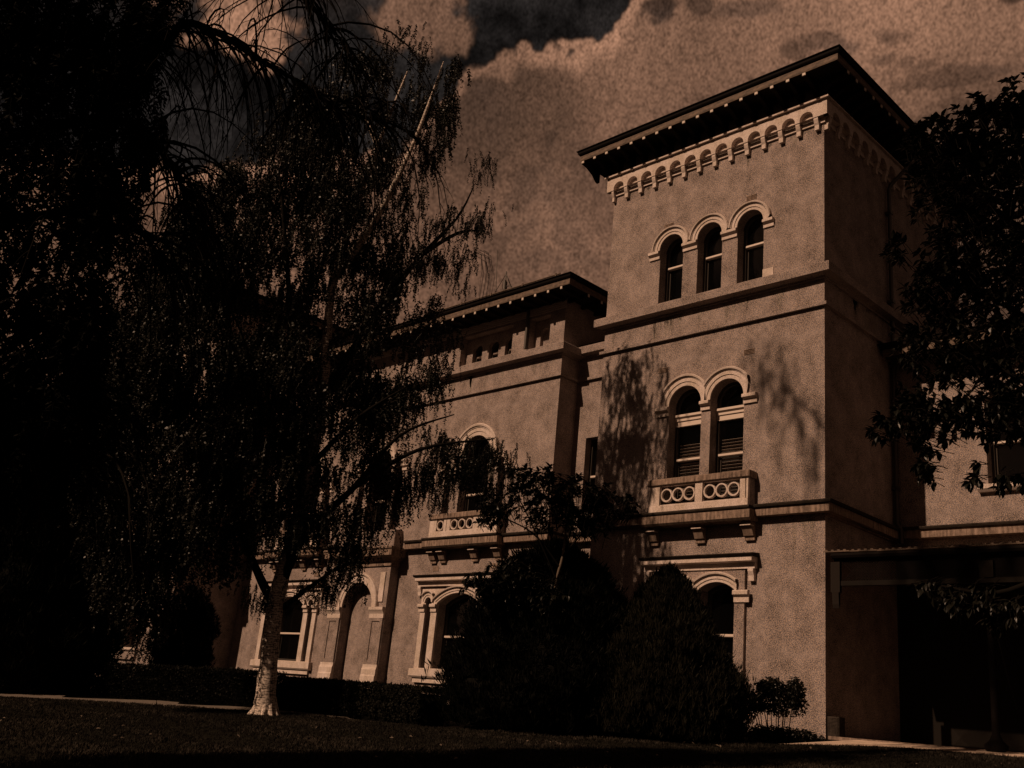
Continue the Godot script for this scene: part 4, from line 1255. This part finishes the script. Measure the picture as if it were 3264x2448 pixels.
func right_tree(eye: Vector3):
	var t := thing("broadleaf_tree", "dark broad-leaved tree with overhanging branches beside the right tower", "tree")
	var fr := frame(Vector3(5.9, -0.2, 4.8), Vector3(0.953, 0, -0.303))
	var P := func(x: float, y: float, z := 0.0): return fr * Vector3(x, y, z)
	limb(t, "trunk", [P.call(1.3, -0.4), P.call(1.25, 0.6), P.call(1.1, 2.2), P.call(0.9, 4.0), P.call(0.6, 6.0), P.call(0.3, 8.0), P.call(0.1, 10.0)], [0.24, 0.18, 0.15, 0.13, 0.1, 0.07, 0.02], M.darkbark, 10)
	for l in [[[1.1, 2.2], [0.3, 2.6], [-0.6, 2.3], [-1.3, 2.35]], [[0.9, 4.0], [0.1, 4.6], [-0.9, 4.9], [-2.0, 4.9]], [[0.8, 4.6], [0.0, 5.5], [-1.0, 6.1], [-1.6, 6.3]], [[0.6, 6.0], [-0.2, 6.8], [-1.2, 7.3]], [[0.3, 8.0], [-0.4, 8.6], [-1.1, 9.4]], [[0.6, 6.0], [1.4, 7.0], [2.0, 7.8]], [[0.9, 4.0], [1.8, 4.9], [2.6, 5.4]]]:
		var pts := []
		var rr := []
		for k in l.size():
			pts.append(P.call(l[k][0], l[k][1], 0.2 * k - 0.2)); rr.append(lerpf(0.06, 0.01, float(k) / l.size()))
		limb(t, "limb", pts, rr, M.darkbark, 7)
	var blobs := [[-0.58,9.9,0.5,0.6],[-1.24,9.95,0.42,0.3],[-1.03,9.6,0.7,0.5],[-0.24,9.75,0.7,0.5],[0.12,10.1,0.5,0.7],[-0.92,8.82,0.65,0.75],[-0.23,8.71,0.76,0.85],[0.39,8.86,0.77,1.28],[-1.04,7.4,0.55,0.64],[-1.4,7.03,0.4,0.4],[-0.56,7.34,0.8,0.88],[0.15,7.1,0.82,0.98],[-1.22,6.13,0.54,0.55],[-0.63,5.92,0.7,0.62],[0.01,5.73,0.71,0.79],[-1.74,5.07,0.45,0.33],[-2.09,4.86,0.26,0.15],[-1.4,4.9,0.52,0.37],[-1.66,5.3,0.3,0.22],[-1.06,5.04,0.39,0.39],[-1.49,4.23,0.17,0.45],[-0.6,4.95,0.5,0.35],[-0.02,5.0,0.4,0.4],[-0.82,4.1,0.12,0.22],[-0.3,3.98,0.22,0.16],[-1.7,6.33,0.3,0.22],[-1.84,7.96,0.2,0.22],[-1.42,2.38,0.28,0.17],[-0.93,2.2,0.42,0.28],[-0.5,2.05,0.36,0.28],
		[1.2,9.0,0.9,1.2],[1.9,7.6,0.9,1.1],[1.1,6.2,0.8,0.9],[2.3,6.0,0.8,0.9],[1.6,4.6,0.6,0.7],[0.8,7.6,0.8,1.0],[1.0,10.3,0.7,0.6]]
	rosettes(t, fr, blobs, 240, 0.15, 1.6, M.leaf, eye, Vector3(0.8, 5.5, -0.3))

func left_tree():
	var t := thing("drooping_cedar", "huge black cedar at the left edge with drooping bare twigs", "tree")
	var fr := frame(Vector3(-0.9, -1.38, 17.9), Vector3(0.217, 0, -0.976))
	var P := func(x: float, y: float, z := 0.0): return fr * Vector3(x, y, z)
	limb(t, "trunk", [P.call(-1.1, -0.2), P.call(-1.05, 1.0), P.call(-1.0, 4.0), P.call(-0.9, 8.0), P.call(-0.8, 14.0), P.call(-0.8, 21.5), P.call(-0.8, 24.0)], [0.55, 0.45, 0.38, 0.32, 0.24, 0.12, 0.03], M.darkbark, 12)
	limb(t, "limb", [P.call(-0.8, 19.5), P.call(-0.8, 21.6, -1.0), P.call(-0.8, 23.6, -2.6), P.call(-0.8, 25.6, -4.8)], [0.1, 0.08, 0.06, 0.02], M.darkbark, 8)
	var arms := [[[-0.9, 7.0, 0], [0.6, 8.0, 0], [1.63, 8.75, 0], [1.9, 9.3, 0], [2.35, 9.28, 0.1], [2.93, 9.15, 0.1], [3.53, 9.0, 0.2], [4.03, 8.85, 0.2], [4.6, 8.85, 0.3]], [[-0.8, 8.6, 0.4], [1.5, 10.4, 0.5], [2.7, 10.5, 0.5], [3.14, 10.2, 0.5], [3.6, 9.8, 0.5], [3.95, 9.4, 0.5]],
		[[-0.95, 6.0, -0.2], [0.8, 7.4, -0.2], [1.62, 7.75, -0.2], [2.03, 7.5, -0.2], [2.27, 7.25, -0.2], [2.42, 6.95, -0.2], [2.5, 6.5, -0.2]], [[-0.95, 5.0, 0.2], [0.6, 5.9, 0.2], [1.5, 6.3, 0.3], [2.0, 6.1, 0.3], [2.25, 5.7, 0.3]], [[-1.0, 4.0, 0.0], [0.4, 4.8, -0.3], [1.3, 4.8, -0.5], [2.0, 4.3, -0.6]], [[-1.0, 3.0, 0.3], [0.6, 3.6, 0.4], [1.6, 3.5, 0.5], [2.1, 3.0, 0.5]]]
	var mb := MB.new()
	for a in arms:
		var pts := []
		var rr := []
		for k in a.size():
			pts.append(P.call(a[k][0], a[k][1], a[k][2])); rr.append(lerpf(0.07, 0.012, float(k) / (a.size() - 1)))
		limb(t, "limb", pts, rr, M.darkbark, 8)
		for k in range(1, pts.size() - 1):
			for j in 22:
				var p: Vector3 = pts[k].lerp(pts[k + 1], rng.randf())
				var d := (fr.basis * Vector3(rng.randf_range(-0.5, 1.3), rng.randf_range(-0.3, 0.7), rng.randf_range(-0.8, 0.8))).normalized()
				var l := rng.randf_range(0.7, 2.5)
				var line := [p]
				var rad := [rng.randf_range(0.009, 0.02)]
				for s in 8:
					d = (d + Vector3(rng.randf_range(-0.12, 0.12), -0.34, rng.randf_range(-0.12, 0.12))).normalized()
					p += d * l / 8.0
					line.append(p); rad.append(rad[0] * (1 - s / 9.0))
					if s > 1 and rng.randf() < 0.55:
						var q := p
						var e := (d + Vector3(rng.randf_range(-0.9, 0.9), rng.randf_range(-0.3, 0.5), rng.randf_range(-0.9, 0.9))).normalized()
						var sub := [q]
						for z in 4:
							e = (e + Vector3(0, -0.3, 0)).normalized(); q += e * rng.randf_range(0.04, 0.11); sub.append(q)
						mb.tube(sub, [0.006, 0.005, 0.004, 0.003, 0.002], 3, false)
				mb.tube(line, rad, 4, false)
	var tw := part(t, "twigs", mb, M.darkbark)
	tw.set_meta("kind", "stuff")
	var shapes := []
	for k in 6: shapes.append(strand(rng.randf_range(0.4, 0.8), 60, 0.085, 0.16))
	var sets := [[], [], [], [], [], []]
	var blobs := [[0.62,8.56,1.1,0.58],[0.2,8.34,0.77,0.77],[1.24,8.25,0.45,0.77],[0.63,7.32,1.0,0.74],[1.4,7.16,0.33,0.68],[0.86,6.3,0.95,0.72],[1.5,6.25,0.36,0.48],[1.0,5.37,0.9,0.7],[1.65,5.35,0.34,0.5],[1.1,4.49,0.88,0.63],[1.7,4.56,0.4,0.46],[1.3,3.79,0.85,0.62],[1.9,3.77,0.3,0.46],[1.4,3.1,0.7,0.55],[1.5,9.04,0.3,0.4],[1.62,9.4,0.2,0.25],[1.55,8.38,0.19,0.55],[1.72,7.5,0.14,0.4],[1.68,6.83,0.16,0.37],[1.3,9.7,0.5,0.4],
		[-0.6,8.6,1.2,1.0],[-1.6,7.4,1.3,1.1],[-0.8,6.2,1.2,1.0],[-2.0,5.2,1.3,1.1],[-0.5,4.6,1.0,1.0],[-1.4,9.9,1.2,0.8],[-0.9,11.2,0.8,0.8],[-2.2,3.8,1.0,0.9],[0.3,10.2,1.0,0.7],[0.3,3.4,0.9,0.7],[0.4,2.6,0.7,0.4]]
	for b in blobs:
		var n := int(190 * b[2] * b[3]) + 12
		for k in n:
			var p := in_blob([b[0], b[1] + 0.2, b[2], b[3]], 1.5)
			sets[rng.randi() % 6].append(Transform3D(Basis(Vector3.UP, rng.randf() * TAU).scaled(Vector3.ONE * rng.randf_range(0.8, 1.2)), fr * p))
	for k in 190:
		var f := rng.randf()
		sets[k % 6].append(Transform3D(Basis(Vector3.UP, rng.randf() * TAU), P.call(-0.8 + rng.randfn(0, 0.5), 20.6 + 5.2 * f + rng.randfn(0, 0.42), -0.4 - 4.5 * f + rng.randfn(0, 0.2))))
	for k in 420: sets[k % 6].append(Transform3D(Basis(Vector3.UP, rng.randf() * TAU).scaled(Vector3.ONE * 1.2), P.call(-0.8 + rng.randfn(0, 0.6), rng.randf_range(12.5, 23.5), rng.randfn(0, 0.6))))
	for s in [[0.12, 0.1], [0.28, 0.4], [0.2, 0.9], [0.55, 0.25]]:      # low sprays hanging at the frame edge
		for k in 9: sets[k % 6].append(Transform3D(Basis(Vector3.UP, rng.randf() * TAU), P.call(s[0] + rng.randf_range(-0.08, 0.08), s[1] + 0.9 + rng.randf_range(-0.1, 0.2), rng.randf_range(-0.1, 0.1))))
	for k in 6: scatter(t, "foliage", shapes[k], M.needle, sets[k])

# a dense evergreen: solid dark core of stems and shade foliage under a skin of sprigs; prof = [height, radius] points
func evergreen(called: String, label: String, at: Vector3, prof: Array, count: int, sprig: float, m: Material, lumps := 0.12, upright := 0.8, category := "shrub"):
	var t := thing(called, label, category)
	var nz := FastNoiseLite.new()
	nz.seed = int(absf(at.x) * 100) + 3
	nz.frequency = 0.9
	var rad := func(h: float) -> float:
		for k in prof.size() - 1:
			if h >= prof[k][0] and h <= prof[k + 1][0]: return lerpf(prof[k][1], prof[k + 1][1], (h - prof[k][0]) / (prof[k + 1][0] - prof[k][0]))
		return 0.0
	var top: float = prof[-1][0]
	var mb := MB.new()
	var rows := 22
	var cols := 26
	var pt := func(i: int, j: int, k: float) -> Vector3:
		var h := top * i / rows
		var a := TAU * (j % cols) / cols
		var r: float = rad.call(h) * k
		r *= 1 + lumps * 2.2 * nz.get_noise_3d(cos(a) * 2, h * 1.2, sin(a) * 2)
		return at + Vector3(cos(a) * r, h, sin(a) * r)
	for i in rows:
		for j in cols: mb.quad(pt.call(i, j + 1, 0.9), pt.call(i, j, 0.9), pt.call(i + 1, j, 0.9), pt.call(i + 1, j + 1, 0.9))
	part(t, "inner_growth", mb, M.needle)
	mb = MB.new()
	mb.tube([at + Vector3(0, -0.2, 0), at + Vector3(0, 0.4, 0)], [0.12, 0.1], 8)
	part(t, "stem", mb, M.darkbark)
	var shapes := []
	for s in 4:
		mb = MB.new()
		for k in 9:
			var a := TAU * k / 9.0 + rng.randf()
			var o := Vector3(cos(a), 0, sin(a)) * sprig * rng.randf_range(0.02, 0.2)
			var d := (Vector3(cos(a), 0, sin(a)) * rng.randf_range(0.1, 0.55) + Vector3.UP).normalized()
			var l := sprig * rng.randf_range(0.5, 1.0)
			var x := d.cross(Vector3(rng.randf() - 0.5, 0.2, rng.randf() - 0.5)).normalized() * sprig * 0.055
			o += Vector3(0, sprig * rng.randf_range(-0.3, 0.3), 0)
			mb.tri(o, o + d * l * 0.45 + x, o + d * l)
			mb.tri(o, o + d * l, o + d * l * 0.45 - x)
		shapes.append(mb.done())
	var sets := [[], [], [], []]
	var big := 0.0
	for p in prof: big = maxf(big, p[1])
	var n := 0
	while n < count:
		var h := rng.randf() * top
		var r: float = rad.call(h)
		if rng.randf() * big > r + 0.15: continue
		n += 1
		var a := rng.randf() * TAU
		var rr: float = r * (1 + lumps * 2.2 * nz.get_noise_3d(cos(a) * 2, h * 1.2, sin(a) * 2)) * (rng.randf_range(0.88, 1.03) if rng.randf() < 0.93 else rng.randf_range(1.0, 1.16))
		var out := Vector3(cos(a), 0, sin(a))
		var y := (Vector3.UP * upright + out * (1.2 - upright) + Vector3(rng.randf() - 0.5, rng.randf() - 0.5, rng.randf() - 0.5) * 0.5).normalized()
		var x := y.cross(Vector3(rng.randf() - 0.5, 0, rng.randf() - 0.5)).normalized()
		sets[rng.randi() % 4].append(Transform3D(Basis(x, y, x.cross(y)).scaled_local(Vector3.ONE * rng.randf_range(0.7, 1.3)), at + out * rr + Vector3(0, h, 0)))
	for k in 4: scatter(t, "foliage", shapes[k], m, sets[k])

func hedge(label: String, a: Vector3, b: Vector3, half: float, high: float, group: String):
	var t := thing("hedge", label, "hedge", group)
	var along := (b - a)
	var len := along.length()
	along = along.normalized()
	var across := along.cross(Vector3.UP)
	var mb := MB.new()
	var n := 30
	var P := func(i: int, k: int) -> Vector3:
		var s := [[-1.0, -0.1], [-1.05, 0.7], [-0.75, 0.97], [0.0, 1.0], [0.75, 0.97], [1.05, 0.7], [1.0, -0.1]][k] as Array
		var f := 1.0 + 0.05 * sin(i * 1.7 + k) + 0.04 * sin(i * 0.6)
		var e := 0.55 if i == 0 or i == n else 1.0
		return a + along * len * i / n + across * s[0] * (half - 0.06) * e + Vector3(0, s[1] * (high - 0.06) * (f if s[1] > 0 else 1.0) * (0.85 if e < 1 else 1.0), 0)
	for i in n:
		for k in 6: mb.quad(P.call(i, k), P.call(i, k + 1), P.call(i + 1, k + 1), P.call(i + 1, k))
	for i in [0, n]:
		for k in range(1, 6): mb.facing(P.call(i, 0), P.call(i, k), P.call(i, k + 1), along * (-1 if i == 0 else 1))
	part(t, "inner_growth", mb, M.needle)
	var shape := MB.new()
	for k in 10:
		var o := Vector3(rng.randf_range(-0.05, 0.05), rng.randf_range(-0.03, 0.05), rng.randf_range(-0.05, 0.05))
		var d := Vector3(rng.randf() - 0.5, rng.randf() * 0.7, rng.randf() - 0.5).normalized() * 0.035
		var x := d.cross(Vector3(rng.randf() - 0.5, 1, rng.randf() - 0.5)).normalized() * 0.011
		shape.tri(o, o + d * 0.5 + x, o + d); shape.tri(o, o + d, o + d * 0.5 - x)
	var places := []
	for k in int(len * 900):
		var s := rng.randf()
		var side_ := rng.randf()
		var off := 0.0
		var y := high
		if side_ < 0.4: off = rng.randf_range(-0.95, 0.95)
		elif side_ < 0.8: off = 1.0; y = high * rng.randf()
		else: off = -1.0; y = high * rng.randf()
		y *= 1.0 + 0.03 * sin(s * 40.0)
		places.append(Transform3D(Basis(Vector3.UP, rng.randf() * TAU).scaled(Vector3.ONE * rng.randf_range(0.8, 1.6)), a + along * len * s + across * half * off * rng.randf_range(0.93, 1.0) + Vector3(0, y * rng.randf_range(0.97, 1.02), 0)))
	scatter(t, "foliage", shape.done(), M.hedge, places)

func small_bush():
	var t := thing("flowering_bush", "small open leafy bush on thin stems at the right tower's foot", "shrub")
	var at := Vector3(-0.15, -0.12, 1.7)
	var fr := frame(at, Vector3(0.85, 0, -0.52))
	var mb := MB.new()
	for k in 16:
		var a := rng.randf() * TAU
		var o := Vector3(cos(a), 0, sin(a)) * rng.randf_range(0.05, 0.3)
		var lean := Vector3(cos(a), 0, sin(a)) * rng.randf_range(0.1, 0.35)
		var stem := MB.new()
		stem.tube([at + o, at + o + lean * 0.4 + Vector3(0, 0.35, 0), at + o + lean + Vector3(0, rng.randf_range(0.7, 1.15), 0)], [0.012, 0.009, 0.004], 5)
		part(t, "stem", stem, M.darkbark)
	var leafy := leaf_mesh(0.07)
	var places := []
	for k in 7000:
		var p := in_blob([[-0.2, 0.75, 0.55, 0.3], [0.15, 0.65, 0.5, 0.25], [0.35, 0.9, 0.2, 0.3], [-0.55, 0.6, 0.35, 0.25], [-0.1, 0.95, 0.3, 0.2], [0.05, 0.08, 0.85, 0.14]][mini(k % 7, 5)], 0.45)
		places.append(Transform3D(Basis.from_euler(Vector3(rng.randf_range(-1, 1), rng.randf() * TAU, rng.randf_range(-1, 1))).scaled(Vector3.ONE * rng.randf_range(0.7, 1.3)), fr * p))
	scatter(t, "foliage", leafy, M.leaf, places)

func mast():
	var t := thing("roof_mast", "small tripod mast with an instrument on the middle roof edge", "mast")
	var b := Vector3(-11.45, 12.5, -0.35)
	var top := Vector3(-11.5, 13.62, -0.4)
	part(t, "pole", pipe([b, top], 0.022), M.iron)
	for e in [Vector3(-12.25, 12.5, -0.35), Vector3(-10.95, 12.5, -0.3), Vector3(-11.5, 12.55, -1.2)]: part(t, "stay", pipe([top - Vector3(0, 0.08, 0), e], 0.012), M.iron)
	var mb := MB.new()
	mb.tube([b + Vector3(0, 0.42, 0), b + Vector3(0, 0.48, 0), b + Vector3(-0.01, 0.7, 0), b + Vector3(-0.01, 0.78, 0)], [0.05, 0.08, 0.08, 0.03], 10)
	part(t, "instrument", mb, M.iron)
	part(t, "cross_arm", pipe([b + Vector3(-0.22, 0.36, 0), b + Vector3(0.2, 0.42, 0)], 0.018), M.iron)
	part(t, "curved_arm", pipe([b + Vector3(0.05, 0.55, 0), b + Vector3(0.3, 0.52, 0), b + Vector3(0.42, 0.38, 0), b + Vector3(0.44, 0.15, 0)], 0.015), M.iron)
	mb = MB.new()
	mb.block(0.32 + b.x, 0.46 + b.x, b.y + 0.12, b.y + 0.28, b.z - 0.05, b.z + 0.05, 0.01)
	part(t, "weight_box", mb, M.paint)
	var w := thing("roof_aerial", "thin leaning wire aerial left of the tripod mast", "aerial")
	part(w, "rod", pipe([Vector3(-11.85, 12.45, -0.4), Vector3(-12.05, 14.55, -0.4)], 0.012), M.iron)

func _ready():
	rng.seed = 20240
	# ---- camera, sky, sun, exposure
	var eye := Vector3(10.892, -0.261, 20.515)
	var cam := Camera3D.new()
	cam.name = "camera"
	cam.fov = 41.274
	cam.far = 2000
	cam.transform = Transform3D(Basis(Vector3(0.714, 0.093, -0.694).normalized(), Vector3(0.1547, 0.9457, 0.2858).normalized(), Vector3(0.6829, -0.3114, 0.6608).normalized()).orthonormalized(), eye)
	add_child(cam)
	cam.current = true
	var env := Environment.new()
	env.background_mode = Environment.BG_SKY
	var sky := Sky.new()
	var pano := PanoramaSkyMaterial.new()
	pano.panorama = sky_texture()
	sky.sky_material = pano
	env.sky = sky
	env.tonemap_mode = Environment.TONE_MAPPER_LINEAR
	env.tonemap_exposure = EXPO
	env.sdfgi_enabled = true
	env.ssao_enabled = true
	env.ssil_enabled = true
	var we := WorldEnvironment.new()
	we.environment = env
	add_child(we)
	var sun := DirectionalLight3D.new()
	sun.name = "sun"
	sun.light_color = Color(1.0, 0.825, 0.68)
	sun.light_energy = 1.4
	sun.light_angular_distance = 0.5
	sun.shadow_enabled = true
	add_child(sun)
	sun.look_at_from_position(Vector3.ZERO, -Vector3(-0.22, 0.88, 1.0), Vector3.UP)
	# ---- the place
	materials()
	ground()
	build_house()
	hedge("clipped dark hedge left of the birch trunk", Vector3(-15.6, gy(-15, 8.4), 8.2), Vector3(-10.3, gy(-10, 6.7), 6.75), 0.45, 0.72, "hedges before the house")
	hedge("clipped dark hedge right of the birch trunk", Vector3(-9.7, gy(-9, 6.8), 6.75), Vector3(-5.15, gy(-5, 6.3), 6.2), 0.5, 0.64, "hedges before the house")
	evergreen("dark_yew", "broad black evergreen behind the thin magnolia stem", Vector3(-3.35, -0.42, 5.0), [[0.0, 1.85], [0.5, 1.95], [1.2, 1.9], [2.0, 1.62], [2.7, 1.3], [3.2, 0.9], [3.55, 0.4], [3.7, 0.0]], 7500, 0.17, M.yew, 0.12)
	evergreen("rounded_cypress", "rounded cone cypress with upright sprigs before the lower tower window", Vector3(-1.13, -0.3, 4.1), [[0.0, 1.4], [0.4, 1.52], [1.0, 1.42], [1.55, 1.14], [2.0, 0.87], [2.5, 0.58], [2.85, 0.34], [3.0, 0.18], [3.14, 0.0]], 7500, 0.15, M.cypress, 0.11, 1.05)
	evergreen("rounded_shrub", "tall rounded dark shrub beside the far left tower wall", Vector3(-18.3, -0.3, 4.9), [[0.0, 0.75], [0.8, 0.85], [1.8, 0.85], [2.4, 0.62], [2.8, 0.25], [2.95, 0.0]], 2200, 0.16, M.yew)
	evergreen("tall_cypress", "tall black conifer standing behind the hedge's left end", Vector3(-17.4, -0.75, 9.6), [[0.0, 1.5], [1.0, 1.9], [3.0, 1.75], [5.5, 1.3], [7.5, 0.8], [9.0, 0.3], [9.6, 0.0]], 6000, 0.28, M.yew, 0.2, 0.8, "tree")
	evergreen("tall_cypress", "tall black conifer furthest left in the photo", Vector3(-18.9, -0.8, 10.9), [[0.0, 1.6], [1.0, 1.9], [3.0, 1.7], [5.0, 1.3], [7.0, 0.8], [8.6, 0.3], [9.2, 0.0]], 6000, 0.28, M.yew, 0.2, 0.8, "tree")
	birch()
	magnolia(eye)
	right_tree(eye)
	left_tree()
	small_bush()
	mast()
